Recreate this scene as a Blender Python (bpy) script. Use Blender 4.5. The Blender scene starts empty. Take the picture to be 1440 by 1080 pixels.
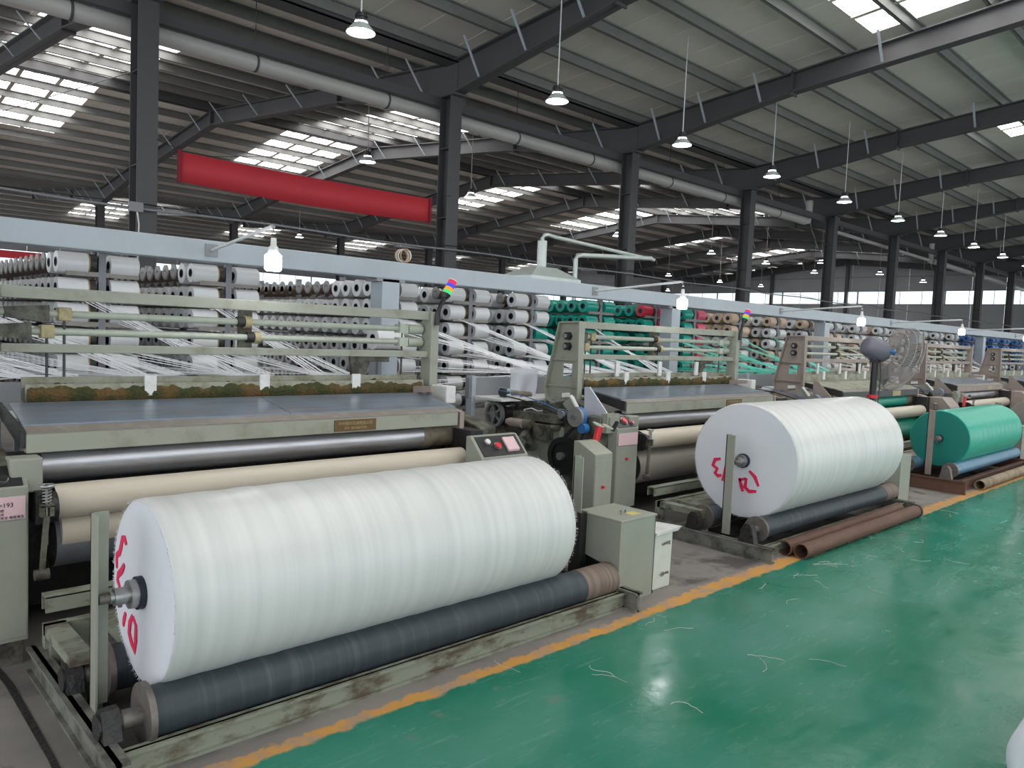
import bpy, math, random
from mathutils import Vector, Matrix
random.seed(7)
PI = math.pi
sc = bpy.context.scene
C = sc.collection

# ------------------------------------------------------------------ camera
cam_d = bpy.data.cameras.new('camera')
cam = bpy.data.objects.new('camera', cam_d); C.objects.link(cam); sc.camera = cam
cam_d.sensor_width = 36; cam_d.lens = 36 * 1075 / 1440
cam_d.clip_start = 0.05; cam_d.clip_end = 400
R_ = Vector((0.72596484, -0.68638486, 0.04302181))
U_ = Vector((0.01407157, 0.07736775, 0.99690332))
F_ = Vector((0.68758784, 0.72311137, -0.06582477))
m = Matrix.Identity(4)
for i in range(3):
    m[i][0] = R_[i]; m[i][1] = U_[i]; m[i][2] = -F_[i]
m[2][3] = 1.7
cam.matrix_world = m

# ------------------------------------------------------------------ world, exposure
w = bpy.data.worlds.new('sky'); sc.world = w; w.use_nodes = True
bgn = w.node_tree.nodes['Background']
bgn.inputs['Color'].default_value = (0.93, 0.97, 1.0, 1); bgn.inputs['Strength'].default_value = 1.6
sc.view_settings.view_transform = 'Standard'; sc.view_settings.look = 'None'
sc.view_settings.exposure = 0.27; sc.view_settings.gamma = 1.0
sc.view_settings.use_curve_mapping = False
SKYLIGHT = 6.5      # brightness of the daylit roof sheets
LAMP = 30.0

# ------------------------------------------------------------------ materials
def mat(name, col, rough=.6, metal=0., dirt=None, dscale=6., damt=.5, bump=0., bscale=40., emit=0., stretch=None, spec=None, alpha=1., coat=0., dlo=.45, dhi=.7):
    M = bpy.data.materials.new(name); M.use_nodes = True
    nt = M.node_tree; b = nt.nodes['Principled BSDF']
    b.inputs['Base Color'].default_value = (*col, 1)
    b.inputs['Roughness'].default_value = rough; b.inputs['Metallic'].default_value = metal
    if spec is not None: b.inputs['Specular IOR Level'].default_value = spec
    if alpha < 1: b.inputs['Alpha'].default_value = alpha
    if coat: b.inputs['Coat Weight'].default_value = coat
    if emit:
        b.inputs['Emission Color'].default_value = (*col, 1); b.inputs['Emission Strength'].default_value = emit
    if dirt or bump:
        tc = nt.nodes.new('ShaderNodeTexCoord'); mp = nt.nodes.new('ShaderNodeMapping')
        nt.links.new(tc.outputs['Object'], mp.inputs[0])
        if stretch: mp.inputs['Scale'].default_value = stretch
    if dirt:
        n = nt.nodes.new('ShaderNodeTexNoise'); n.inputs['Scale'].default_value = dscale; n.inputs['Detail'].default_value = 6; n.inputs['Roughness'].default_value = .65
        nt.links.new(mp.outputs[0], n.inputs['Vector'])
        r = nt.nodes.new('ShaderNodeMapRange'); r.inputs[1].default_value = dlo; r.inputs[2].default_value = dhi; r.inputs[4].default_value = damt
        nt.links.new(n.outputs[0], r.inputs[0])
        x = nt.nodes.new('ShaderNodeMix'); x.data_type = 'RGBA'
        x.inputs[6].default_value = (*col, 1); x.inputs[7].default_value = (*dirt, 1)
        nt.links.new(r.outputs[0], x.inputs[0]); nt.links.new(x.outputs[2], b.inputs['Base Color'])
    if bump:
        n2 = nt.nodes.new('ShaderNodeTexNoise'); n2.inputs['Scale'].default_value = bscale; n2.inputs['Detail'].default_value = 3
        nt.links.new(mp.outputs[0], n2.inputs['Vector'])
        bp = nt.nodes.new('ShaderNodeBump'); bp.inputs['Strength'].default_value = bump; bp.inputs['Distance'].default_value = .02
        nt.links.new(n2.outputs[0], bp.inputs['Height']); nt.links.new(bp.outputs[0], b.inputs['Normal'])
    return M

GREEN = mat('machine_green', (.315, .325, .27), .45, dirt=(.16, .13, .09), dscale=5, damt=.6, dlo=.5, dhi=.75)
GREEN2 = mat('cabinet_green', (.315, .325, .275), .4, dirt=(.22, .22, .18), dscale=3, damt=.35)
RAILG = mat('greasy_grey_rail', (.19, .19, .165), .6, dirt=(.05, .045, .04), dscale=7, damt=.9, dlo=.42, dhi=.62)
FRAMEG = mat('stand_green', (.25, .27, .215), .55, dirt=(.09, .06, .04), dscale=9, damt=.9, dlo=.48, dhi=.62, stretch=(.5, 1, 1))
PINKG = mat('machine_pinkish_grey', (.33, .27, .245), .5, dirt=(.2, .15, .12), dscale=5)
GREASE = mat('greasy_black', (.016, .016, .018), .45, dirt=(.05, .04, .03), dscale=12, bump=.4)
GREASY = mat('greasy_casting', (.13, .13, .10), .55, dirt=(.035, .028, .02), dscale=9, damt=.9, dlo=.42, dhi=.6, bump=.3)
STEEL = mat('steel', (.42, .42, .43), .35, .85, dirt=(.2, .17, .15), dscale=12)
CHROME = mat('polished_roller', (.52, .53, .57), .33, .8, dirt=(.2, .18, .16), dscale=2.5, damt=.6, stretch=(.5, 4, 4))
RUSTEND = mat('rusty_roller_end', (.22, .19, .14), .6, .3, dirt=(.09, .06, .035), dscale=14, damt=.8)
CREAM = mat('cream_rubber', (.62, .55, .46), .42, dirt=(.5, .42, .33), dscale=4, damt=.4, stretch=(.3, 3, 3))
TAUPE = mat('taupe_cloth', (.30, .27, .245), .38, dirt=(.24, .21, .19), dscale=3, stretch=(.2, 3, 6))
DKCLOTH = mat('dark_roller_cloth', (.14, .15, .17), .5, dirt=(.06, .055, .05), dscale=5)
TEAL = mat('green_woven_cloth', (.01, .34, .25), .33, dirt=(.01, .25, .19), dscale=3, stretch=(1, .2, .2), spec=.5)
TEALEND = mat('green_roll_end', (.006, .20, .165), .6)
BLUECOV = mat('blue_grey_sheet', (.20, .25, .33), .28, .35, dirt=(.17, .155, .14), dscale=4, damt=.8, stretch=(.5, 3, 3))
BROWNST = mat('worn_brown_strip', (.22, .19, .165), .5, dirt=(.33, .32, .31), dscale=10)
MOSSBASE = mat('trough_metal', (.33, .33, .27), .6, dirt=(.12, .12, .04), dscale=7, damt=.9)
MOSS = mat('mossy_lint', (.045, .052, .016), .95, dirt=(.15, .085, .03), dscale=5, damt=.9, dlo=.45, dhi=.6, bump=1., bscale=60)
WHITEP = mat('white_plastic', (.72, .72, .72), .4, dirt=(.5, .47, .43), dscale=20)
RODG = mat('rod_paint', (.44, .48, .41), .35, dirt=(.3, .28, .2), dscale=10)
BRASS = mat('yellowed_collar', (.42, .36, .20), .5, dirt=(.16, .1, .04), dscale=30)
ROLLER = mat('dark_rubber_roller', (.035, .046, .056), .5, dirt=(.12, .13, .15), dscale=3.5, damt=.6, dlo=.5, dhi=.75, stretch=(5, .1, .1))
ROLLRUST = mat('bare_roller_end', (.17, .12, .095), .6, dirt=(.30, .25, .21), dscale=4, stretch=(9, .1, .1), damt=.7)
BLUER = mat('blue_roller', (.10, .22, .36), .35, dirt=(.22, .33, .42), dscale=5, stretch=(1.5, 1, 1))
RUST = mat('rusty_pipe', (.12, .058, .038), .65, dirt=(.19, .10, .07), dscale=7, stretch=(.5, 2, 2), bump=.3)
RUST2 = mat('patchy_pipe', (.30, .23, .15), .6, dirt=(.13, .06, .035), dscale=8, damt=.9, bump=.2)
COLM = mat('dark_grey_steel_paint', (.072, .071, .077), .55, dirt=(.08, .078, .08), dscale=1.5)
PURL = mat('galvanised_purlin', (.215, .215, .21), .5, .2, dirt=(.15, .15, .15), dscale=2)
PANEL = mat('pale_roof_sheet', (.70, .64, .585), .6, dirt=(.58, .53, .48), dscale=.8, stretch=(1, .4, 1))
WALLP = mat('grey_wall_sheet', (.34, .36, .38), .6, dirt=(.30, .32, .34), dscale=.6)
BANNER = mat('red_banner_cloth', (.52, .03, .045), .7, dirt=(.46, .03, .05), dscale=1.5)
BANNERE = mat('dark_red_edge', (.22, .01, .02), .8)
PIPEW = mat('off_white_pvc', (.50, .48, .47), .4, dirt=(.36, .34, .33), dscale=2, stretch=(.4, 1, 1))
BEAMB = mat('pale_blue_grey_steel', (.40, .45, .51), .4, dirt=(.35, .38, .42), dscale=1.2, damt=.8)
BEAMD = mat('grey_steel', (.25, .26, .28), .5, dirt=(.2, .2, .21), dscale=3)
ARM = mat('white_conduit', (.66, .68, .70), .35)
BLACK = mat('black_plastic', (.015, .015, .017), .4)
DKMETAL = mat('dark_metal', (.06, .06, .065), .4, .5)
BELT = mat('black_wheel', (.012, .012, .014), .35)
RED = mat('red_plastic', (.65, .02, .03), .35)
REDINK = mat('red_marker', (.78, .02, .10), .8)
GREENB = mat('green_button', (.02, .22, .16), .35)
BLUEP = mat('blue_plastic', (.03, .16, .42), .4)
PINK = mat('pink_paper', (.72, .50, .54), .7, dirt=(.66, .46, .47), dscale=15)
INK = mat('black_ink', (.05, .04, .05), .7)
PLATE = mat('brown_nameplate', (.13, .075, .025), .4, .3)
PLATEINK = mat('nameplate_lettering', (.42, .32, .16), .5)
BAG = mat('clear_plastic_bag', (.62, .64, .72), .25, alpha=.75)
CARTON = mat('white_carton', (.62, .64, .58), .7, dirt=(.5, .5, .46), dscale=6)
STEELFLG = mat('flange_steel', (.20, .18, .17), .5, .5, dirt=(.1, .075, .06), dscale=20)
GALV = mat('galvanised_duct', (.60, .66, .64), .35, .3, dirt=(.45, .5, .5), dscale=3)
YELLOWT = mat('yellow_sticker', (.62, .52, .2), .7)
FAN = mat('purple_grey_paint', (.16, .155, .2), .4)
WIRE = mat('fan_wire', (.42, .39, .39), .5, .2)
# spools
SPW = mat('white_tape', (.72, .73, .75), .32, dirt=(.64, .65, .67), dscale=30, stretch=(6, .3, .3))
SPG = mat('green_tape', (.005, .34, .27), .33, dirt=(.005, .25, .2), dscale=20)
SPR = mat('red_tape', (.55, .02, .05), .35)
SPP = mat('pink_tape', (.72, .10, .18), .35)
SPT = mat('tan_tape', (.62, .46, .34), .4)
SPB = mat('blue_tape', (.06, .18, .5), .35)
CORE = mat('dark_core', (.012, .015, .03), .5)
CORET = mat('tan_cardboard_core', (.40, .26, .13), .7)
CORER = mat('brown_bobbin', (.10, .055, .04), .6, dirt=(.17, .11, .07), dscale=20)
DISC = mat('grey_bobbin_disc', (.27, .27, .27), .45, .3)
RACK = mat('rack_steel', (.30, .28, .26), .6, dirt=(.2, .17, .14), dscale=6)
RACKP = mat('rack_post', (.22, .23, .26), .5)

def emis(name, col, s):
    M = bpy.data.materials.new(name); M.use_nodes = True; nt = M.node_tree; nt.nodes.clear()
    e = nt.nodes.new('ShaderNodeEmission'); e.inputs[0].default_value = (*col, 1); e.inputs[1].default_value = s
    o = nt.nodes.new('ShaderNodeOutputMaterial'); nt.links.new(e.outputs[0], o.inputs[0]); return M
BULB = emis('lit_bulb', (.93, .97, 1), LAMP)
PEND = emis('lit_reflector', (.92, .98, 1), 14)
SKYM = emis('daylit_roof_sheet', (1, .99, .95), SKYLIGHT)
_nt = SKYM.node_tree; _tc = _nt.nodes.new('ShaderNodeTexCoord'); _mp = _nt.nodes.new('ShaderNodeMapping'); _mp.inputs['Scale'].default_value = (4, .5, 1)
_n = _nt.nodes.new('ShaderNodeTexNoise'); _n.inputs['Scale'].default_value = 1.6; _n.inputs['Detail'].default_value = 5
_r = _nt.nodes.new('ShaderNodeMapRange'); _r.inputs[1].default_value = .35; _r.inputs[2].default_value = .6; _r.inputs[3].default_value = SKYLIGHT * .14; _r.inputs[4].default_value = SKYLIGHT
_nt.links.new(_tc.outputs['Object'], _mp.inputs[0]); _nt.links.new(_mp.outputs[0], _n.inputs['Vector']); _nt.links.new(_n.outputs[0], _r.inputs[0])
for _e in _nt.nodes:
    if _e.type == 'EMISSION': _nt.links.new(_r.outputs[0], _e.inputs[1])
LEDR = emis('lens_red', (.8, .05, .12), .9); LEDB = emis('lens_blue', (.08, .1, .9), .9)
LEDO = emis('lens_orange', (.9, .4, .05), .9); LEDG = emis('lens_green', (.08, .8, .25), .9)

def glass_mat():
    M = bpy.data.materials.new('window_glass'); M.use_nodes = True; nt = M.node_tree; nt.nodes.clear()
    t = nt.nodes.new('ShaderNodeBsdfTransparent'); t.inputs[0].default_value = (.9, .95, .97, 1)
    g = nt.nodes.new('ShaderNodeBsdfGlossy'); g.inputs['Roughness'].default_value = .05
    x = nt.nodes.new('ShaderNodeMixShader'); x.inputs[0].default_value = .08
    o = nt.nodes.new('ShaderNodeOutputMaterial')
    nt.links.new(t.outputs[0], x.inputs[1]); nt.links.new(g.outputs[0], x.inputs[2]); nt.links.new(x.outputs[0], o.inputs[0]); return M
GLASS = glass_mat()

def roll_mat(name, base, band, speed=1.):
    # woven cloth wound on a roll: faint rings of different tightness along x, fine weave relief
    M = mat(name, base, .34); nt = M.node_tree; b = nt.nodes['Principled BSDF']
    tc = nt.nodes.new('ShaderNodeTexCoord'); mp = nt.nodes.new('ShaderNodeMapping'); mp.inputs['Scale'].default_value = (14, .35, .35)
    nt.links.new(tc.outputs['Object'], mp.inputs[0])
    n = nt.nodes.new('ShaderNodeTexNoise'); n.inputs['Scale'].default_value = 1.2 * speed; n.inputs['Detail'].default_value = 5
    nt.links.new(mp.outputs[0], n.inputs['Vector'])
    r = nt.nodes.new('ShaderNodeMapRange'); r.inputs[1].default_value = .4; r.inputs[2].default_value = .72; nt.links.new(n.outputs[0], r.inputs[0])
    x = nt.nodes.new('ShaderNodeMix'); x.data_type = 'RGBA'; x.inputs[6].default_value = (*base, 1); x.inputs[7].default_value = (*band, 1)
    nt.links.new(r.outputs[0], x.inputs[0]); nt.links.new(x.outputs[2], b.inputs['Base Color'])
    bp = nt.nodes.new('ShaderNodeBump'); bp.inputs['Strength'].default_value = .25; bp.inputs['Distance'].default_value = .01
    nt.links.new(n.outputs[0], bp.inputs['Height']); nt.links.new(bp.outputs[0], b.inputs['Normal'])
    return M
WROLL = roll_mat('white_woven_cloth', (.70, .70, .70), (.60, .61, .61))
WEND = mat('white_roll_end', (.70, .71, .77), .9, dirt=(.63, .64, .70), dscale=3)
GROLL = roll_mat('green_roll_cloth', (.01, .42, .30), (.01, .36, .26))

def floor_mat():
    M = bpy.data.materials.new('painted_floor'); M.use_nodes = True; nt = M.node_tree; L = nt.links.new
    b = nt.nodes['Principled BSDF']; N = nt.nodes.new
    tc = N('ShaderNodeTexCoord'); sep = N('ShaderNodeSeparateXYZ'); L(tc.outputs['Object'], sep.inputs[0])
    def noise(s, d=5, st=None, rough=.6):
        n = N('ShaderNodeTexNoise'); n.inputs['Scale'].default_value = s; n.inputs['Detail'].default_value = d; n.inputs['Roughness'].default_value = rough
        if st:
            mp = N('ShaderNodeMapping'); mp.inputs['Scale'].default_value = st; mp.inputs['Rotation'].default_value = (0, 0, .3); L(tc.outputs['Object'], mp.inputs[0]); L(mp.outputs[0], n.inputs['Vector'])
        else: L(tc.outputs['Object'], n.inputs['Vector'])
        return n.outputs[0]
    def rng(x, a, c, lo=0., hi=1.):
        r = N('ShaderNodeMapRange'); r.inputs[1].default_value = a; r.inputs[2].default_value = c; r.inputs[3].default_value = lo; r.inputs[4].default_value = hi; L(x, r.inputs[0]); return r.outputs[0]
    def mix(f, a, c):
        x = N('ShaderNodeMix'); x.data_type = 'RGBA'; L(f, x.inputs[0])
        for v, k in ((a, 6), (c, 7)):
            if isinstance(v, tuple): x.inputs[k].default_value = (*v, 1)
            else: L(v, x.inputs[k])
        return x.outputs[2]
    def math_(op, a, c):
        x = N('ShaderNodeMath'); x.operation = op
        for v, k in ((a, 0), (c, 1)):
            if isinstance(v, (int, float)): x.inputs[k].default_value = v
            else: L(v, x.inputs[k])
        return x.outputs[0]
    edge = math_('ADD', sep.outputs[1], rng(noise(9, 7), .2, .8, -.03, .03))
    edge2 = math_('ADD', sep.outputs[1], rng(noise(13, 7), .2, .8, -.05, .05))
    scr = rng(noise(3, 8, (1, 9, 1), .75), .56, .74)
    big = rng(noise(.9, 5), .38, .66)
    g1 = mix(big, (.010, .175, .105), (.045, .225, .165))
    g2 = mix(math_('MULTIPLY', scr, .35), g1, (.30, .46, .40))
    worn = rng(noise(2.2, 7), .63, .70)
    near = rng(sep.outputs[1], 2.0, 2.6)
    g3 = mix(math_('MULTIPLY', math_('MULTIPLY', worn, near), .55), g2, (.22, .20, .20))
    y1 = mix(rng(noise(5, 6), .48, .62), (.55, .27, .06), (.38, .25, .17))
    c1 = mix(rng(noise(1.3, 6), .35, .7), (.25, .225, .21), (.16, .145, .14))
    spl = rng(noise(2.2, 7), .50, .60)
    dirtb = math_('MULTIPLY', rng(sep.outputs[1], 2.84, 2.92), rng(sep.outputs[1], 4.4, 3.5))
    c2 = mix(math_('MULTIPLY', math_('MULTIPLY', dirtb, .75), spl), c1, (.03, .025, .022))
    edge2 = math_('ADD', edge2, rng(sep.outputs[0], 3.6, 4.6, .055, 0.))
    f1 = mix(rng(edge2, 2.83, 2.85), y1, c2)
    f2 = mix(rng(edge, 2.705, 2.72), g3, f1)
    L(f2, b.inputs['Base Color'])
    rg = mix(rng(edge, 2.7, 2.72), (.12, .12, .12), (.7, .7, .7))
    rr = math_('ADD', rg, math_('MULTIPLY', rng(noise(1.6, 6, (1, 2.5, 1)), .35, .7), .22)); L(rr, b.inputs['Roughness'])
    bp = N('ShaderNodeBump'); bp.inputs['Strength'].default_value = .25; bp.inputs['Distance'].default_value = .012
    L(noise(5, 5), bp.inputs['Height']); L(bp.outputs[0], b.inputs['Normal'])
    return M
FLOOR = floor_mat()

# ------------------------------------------------------------------ mesh builder
class MB:
    def __init__(s): s.v = []; s.f = []; s.sm = []; s.mi = []; s.m = 0
    def add(s, vs, fs, smooth=False):
        o = len(s.v); s.v += [tuple(x) for x in vs]
        for f in fs: s.f.append(tuple(o + i for i in f)); s.sm.append(smooth); s.mi.append(s.m)
        return s
    def box(s, x0, x1, y0, y1, z0, z1):
        vs = [(x, y, z) for z in (z0, z1) for y in (y0, y1) for x in (x0, x1)]
        return s.add(vs, [(0, 2, 3, 1), (4, 5, 7, 6), (0, 1, 5, 4), (2, 6, 7, 3), (0, 4, 6, 2), (1, 3, 7, 5)])
    def hexa(s, b, t):   # two quads, bottom and top
        vs = list(b) + list(t)
        return s.add(vs, [(3, 2, 1, 0), (4, 5, 6, 7), (0, 1, 5, 4), (1, 2, 6, 5), (2, 3, 7, 6), (3, 0, 4, 7)])
    def bar(s, p, q, w, h=None, up=(0, 0, 1)):
        p = Vector(p); q = Vector(q); h = h or w; d = (q - p).normalized(); up = Vector(up)
        if abs(d.dot(up)) > .99: up = Vector((0, 1, 0))
        a = d.cross(up).normalized() * w / 2; c = a.cross(d).normalized() * h / 2
        return s.hexa([p - a - c, p + a - c, p + a + c, p - a + c], [q - a - c, q + a - c, q + a + c, q - a + c])
    def frus(s, p, q, r0, r1, n=20, cap=(1, 1)):
        p = Vector(p); q = Vector(q); d = (q - p).normalized()
        up = Vector((0, 0, 1)) if abs(d.z) < .9 else Vector((0, 1, 0))
        a = d.cross(up).normalized(); c = a.cross(d).normalized()
        R0 = [p + (a * math.cos(2 * PI * i / n) + c * math.sin(2 * PI * i / n)) * r0 for i in range(n)]
        R1 = [q + (a * math.cos(2 * PI * i / n) + c * math.sin(2 * PI * i / n)) * r1 for i in range(n)]
        s.add(R0 + R1, [(i, (i + 1) % n, n + (i + 1) % n, n + i) for i in range(n)], True)
        if cap[0] and r0 > 0: s.add(R0, [tuple(reversed(range(n)))])
        if cap[1] and r1 > 0: s.add(R1, [tuple(range(n))])
        return s
    def cyl(s, p, q, r, n=20, cap=(1, 1)): return s.frus(p, q, r, r, n, cap)
    def ring(s, p, q, r0, r1, n=20):   # hollow tube, inner r0 outer r1
        p = Vector(p); q = Vector(q); d = (q - p).normalized()
        up = Vector((0, 0, 1)) if abs(d.z) < .9 else Vector((0, 1, 0))
        a = d.cross(up).normalized(); c = a.cross(d).normalized()
        def rg(o, r): return [o + (a * math.cos(2 * PI * i / n) + c * math.sin(2 * PI * i / n)) * r for i in range(n)]
        A = rg(p, r1); B = rg(q, r1); D = rg(p, r0); E = rg(q, r0)
        s.add(A + B, [(i, (i + 1) % n, n + (i + 1) % n, n + i) for i in range(n)], True)
        s.add(D + E, [(n + i, n + (i + 1) % n, (i + 1) % n, i) for i in range(n)], True)
        s.add(A + D, [(n + i, n + (i + 1) % n, (i + 1) % n, i) for i in range(n)])
        s.add(B + E, [(i, (i + 1) % n, n + (i + 1) % n, n + i) for i in range(n)])
        return s
    def lathe(s, o, d, prof, n=24):   # prof: (t along d, r)
        o = Vector(o); d = Vector(d).normalized()
        up = Vector((0, 0, 1)) if abs(d.z) < .9 else Vector((0, 1, 0))
        a = d.cross(up).normalized(); c = a.cross(d).normalized()
        vs = []
        for t, r in prof: vs += [o + d * t + (a * math.cos(2 * PI * i / n) + c * math.sin(2 * PI * i / n)) * r for i in range(n)]
        fs = [(k * n + i, k * n + (i + 1) % n, (k + 1) * n + (i + 1) % n, (k + 1) * n + i) for k in range(len(prof) - 1) for i in range(n)]
        return s.add(vs, fs, True)
    def tube(s, pts, r, n=6):
        pts = [Vector(p) for p in pts]; vs = []; k = len(pts)
        for i, p in enumerate(pts):
            d = (pts[min(i + 1, k - 1)] - pts[max(i - 1, 0)]).normalized()
            up = Vector((0, 0, 1)) if abs(d.z) < .9 else Vector((0, 1, 0))
            a = d.cross(up).normalized(); c = a.cross(d).normalized()
            vs += [p + (a * math.cos(2 * PI * j / n) + c * math.sin(2 * PI * j / n)) * r for j in range(n)]
        fs = [(i * n + j, i * n + (j + 1) % n, (i + 1) * n + (j + 1) % n, (i + 1) * n + j) for i in range(k - 1) for j in range(n)]
        s.add(vs, fs, True); s.add(vs[:n], [tuple(reversed(range(n)))]); s.add(vs[-n:], [tuple(range(n))]); return s
    def prism(s, poly, axis, a, b):   # polygon in the two other axes, extruded a..b along axis
        def P(u, v, t): return {'x': (t, u, v), 'y': (u, t, v), 'z': (u, v, t)}[axis]
        n = len(poly); vs = [P(u, v, a) for u, v in poly] + [P(u, v, b) for u, v in poly]
        return s.add(vs, [tuple(reversed(range(n))), tuple(range(n, 2 * n))] + [(i, (i + 1) % n, n + (i + 1) % n, n + i) for i in range(n)])
    def torus(s, o, d, R, r, n=24, k=6):
        o = Vector(o); d = Vector(d).normalized()
        up = Vector((0, 0, 1)) if abs(d.z) < .9 else Vector((0, 1, 0))
        a = d.cross(up).normalized(); c = a.cross(d).normalized(); vs = []
        for i in range(n):
            e = a * math.cos(2 * PI * i / n) + c * math.sin(2 * PI * i / n)
            vs += [o + e * (R + r * math.cos(2 * PI * j / k)) + d * r * math.sin(2 * PI * j / k) for j in range(k)]
        return s.add(vs, [(i * k + j, i * k + (j + 1) % k, ((i + 1) % n) * k + (j + 1) % k, ((i + 1) % n) * k + j) for i in range(n) for j in range(k)], True)
    def mesh(s, name, mats):
        me = bpy.data.meshes.new(name); me.from_pydata(s.v, [], s.f)
        me.polygons.foreach_set('use_smooth', s.sm)
        if not isinstance(mats, (list, tuple)): mats = [mats]
        for x in mats: me.materials.append(x)
        if len(mats) > 1: me.polygons.foreach_set('material_index', s.mi)
        me.update(); return me
    def build(s, name, mats, parent=None, label=None, kind=None, bevel=0):
        o = bpy.data.objects.new(name, s.mesh(name, mats)); C.objects.link(o)
        if parent: o.parent = parent
        if label: o['label'] = label
        if kind: o['kind'] = kind
        if bevel:
            b = o.modifiers.new('bevel', 'BEVEL'); b.width = bevel; b.segments = 2; b.limit_method = 'ANGLE'
        return o
def tag(o, label, cat, group=None, kind=None):
    o['label'] = label; o['category'] = cat
    if group: o['group'] = group
    if kind: o['kind'] = kind
    return o
def empty(name, loc, label, cat, group=None):
    o = bpy.data.objects.new(name, None); C.objects.link(o); o.location = loc; o.empty_display_size = .1
    return tag(o, label, cat, group)
def structure(o, label, cat='building'): return tag(o, label, cat, kind='structure')
def obj(name, me, parent=None, loc=None):
    o = bpy.data.objects.new(name, me); C.objects.link(o)
    if parent: o.parent = parent
    if loc: o.location = loc
    return o
def textobj(name, s, size, mat_, M, parent=None, label=None):
    cu = bpy.data.curves.new(name, 'FONT'); cu.body = s; cu.size = size; cu.extrude = .0008; cu.align_x = 'CENTER'; cu.align_y = 'CENTER'
    t = bpy.data.objects.new(name, cu); C.objects.link(t)
    dg = bpy.context.evaluated_depsgraph_get(); me = bpy.data.meshes.new_from_object(t.evaluated_get(dg))
    bpy.data.objects.remove(t); me.materials.clear(); me.materials.append(mat_)
    me.transform(M); o = obj(name, me, parent)
    if label: o['label'] = label
    return o
def face_m(o, u, v):   # text matrix: origin, right, up
    u = Vector(u).normalized(); v = Vector(v).normalized(); n = u.cross(v)
    M = Matrix.Identity(4)
    for i in range(3): M[i][0] = u[i]; M[i][1] = v[i]; M[i][2] = n[i]; M[i][3] = o[i]
    return M

# ================================================================== SETTING
BX0 = 4.0; BP = 5.93; YC = 12.6; XE = BX0 + BP * 9 + .35; XW = -8.0
fl = MB().box(XW, XE, -11.6, 61.3, -.3, 0).build('floor', FLOOR); structure(fl, 'factory floor, glossy green aisle with worn orange line and bare concrete under the machines', 'floor')

def roof_bay(y0, up, yr, y1, nm_label, skyx, name='ceiling', seg=6.0):
    # y0 eave, yr ridge, y1 other eave ; gable roof of sheets laid side by side
    root = empty(name, (0, 0, 0), nm_label, 'roof'); root['kind'] = 'structure'
    ze = 7.36; rise = .1
    W = .99; n = int((XE - XW) / W) + 1
    def shp(ya, yb, za, zb, t=.05):
        return MB().hexa([(0, ya, za), (W - .015, ya, za), (W - .015, yb, zb), (0, yb, zb)], [(0, ya, za + t), (W - .015, ya, za + t), (W - .015, yb, zb + t), (0, yb, zb + t)])
    for (ya, yb) in ((y0, yr), (y1, yr)):
        sg = 1 if yb > ya else -1; L = abs(yb - ya)
        zz = lambda d: ze + rise * d
        lo = shp(ya, ya + sg * seg, zz(0), zz(seg)); hi = shp(ya + sg * seg, yb, zz(seg), zz(L))
        if sg < 0:
            for q in (lo, hi): q.f = [tuple(reversed(f)) for f in q.f]
        mlo = lo.mesh('roof_sheet', PANEL); mhi = hi.mesh('roof_sheet', PANEL); msk = hi.mesh('skylight_sheet', SKYM)
        rb = MB(); d0 = seg; rb.hexa([(-.055, ya + sg * seg, zz(seg) - .03), (.055, ya + sg * seg, zz(seg) - .03), (.055, yb, zz(L) - .03), (-.055, yb, zz(L) - .03)], [(-.055, ya + sg * seg, zz(seg) - .004), (.055, ya + sg * seg, zz(seg) - .004), (.055, yb, zz(L) - .004), (-.055, yb, zz(L) - .004)]); mrib = rb.mesh('skylight_rib', PANEL)
        for i in range(n):
            x = XW + i * W
            obj('roof_sheet', mlo, root, (x, 0, 0))
            sk = any(a <= x + W / 2 <= b for a, b in skyx)
            obj('skylight_sheet' if sk else 'roof_sheet', msk if sk else mhi, root, (x, 0, 0))
            if sk: obj('skylight_rib', mrib, root, (x, 0, 0))
        # purlins : Z sections
        k = 0; d = .25
        while d < L:
            y = ya + sg * d; z = zz(d) - .005
            MB().box(XW, XE, y - .012, y + .012, z - .2, z).box(XW, XE, y, y + .07, z - .2, z - .18).box(XW, XE, y - .07, y, z - .02, z).build('purlin', PURL, root)
            d += 1.3
    for yy in (yr - .14, yr + .14): MB().box(XW, XE, yy - .03, yy + .03, ze + rise * 12.05 - .28, ze + rise * 12.05 - .02).build('ridge_purlin', COLM, root)
    return root
SKX = [(3.9, 6.9), (13.2, 16.1), (22.6, 25.2), (32.0, 34.8), (41.2, 43.9), (50, 52.8)]
roof_bay(YC, 1, 24.7, 36.8, 'pale sheet roof of the middle bay with skylight strips, beyond the first column row', SKX)
roof_bay(YC, 1, .5, -11.6, 'pale sheet roof of the near bay above the green aisle', SKX)
roof_bay(36.8, 1, 48.9, 61.2, 'pale sheet roof of the far bay behind the second column row', SKX)

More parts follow.
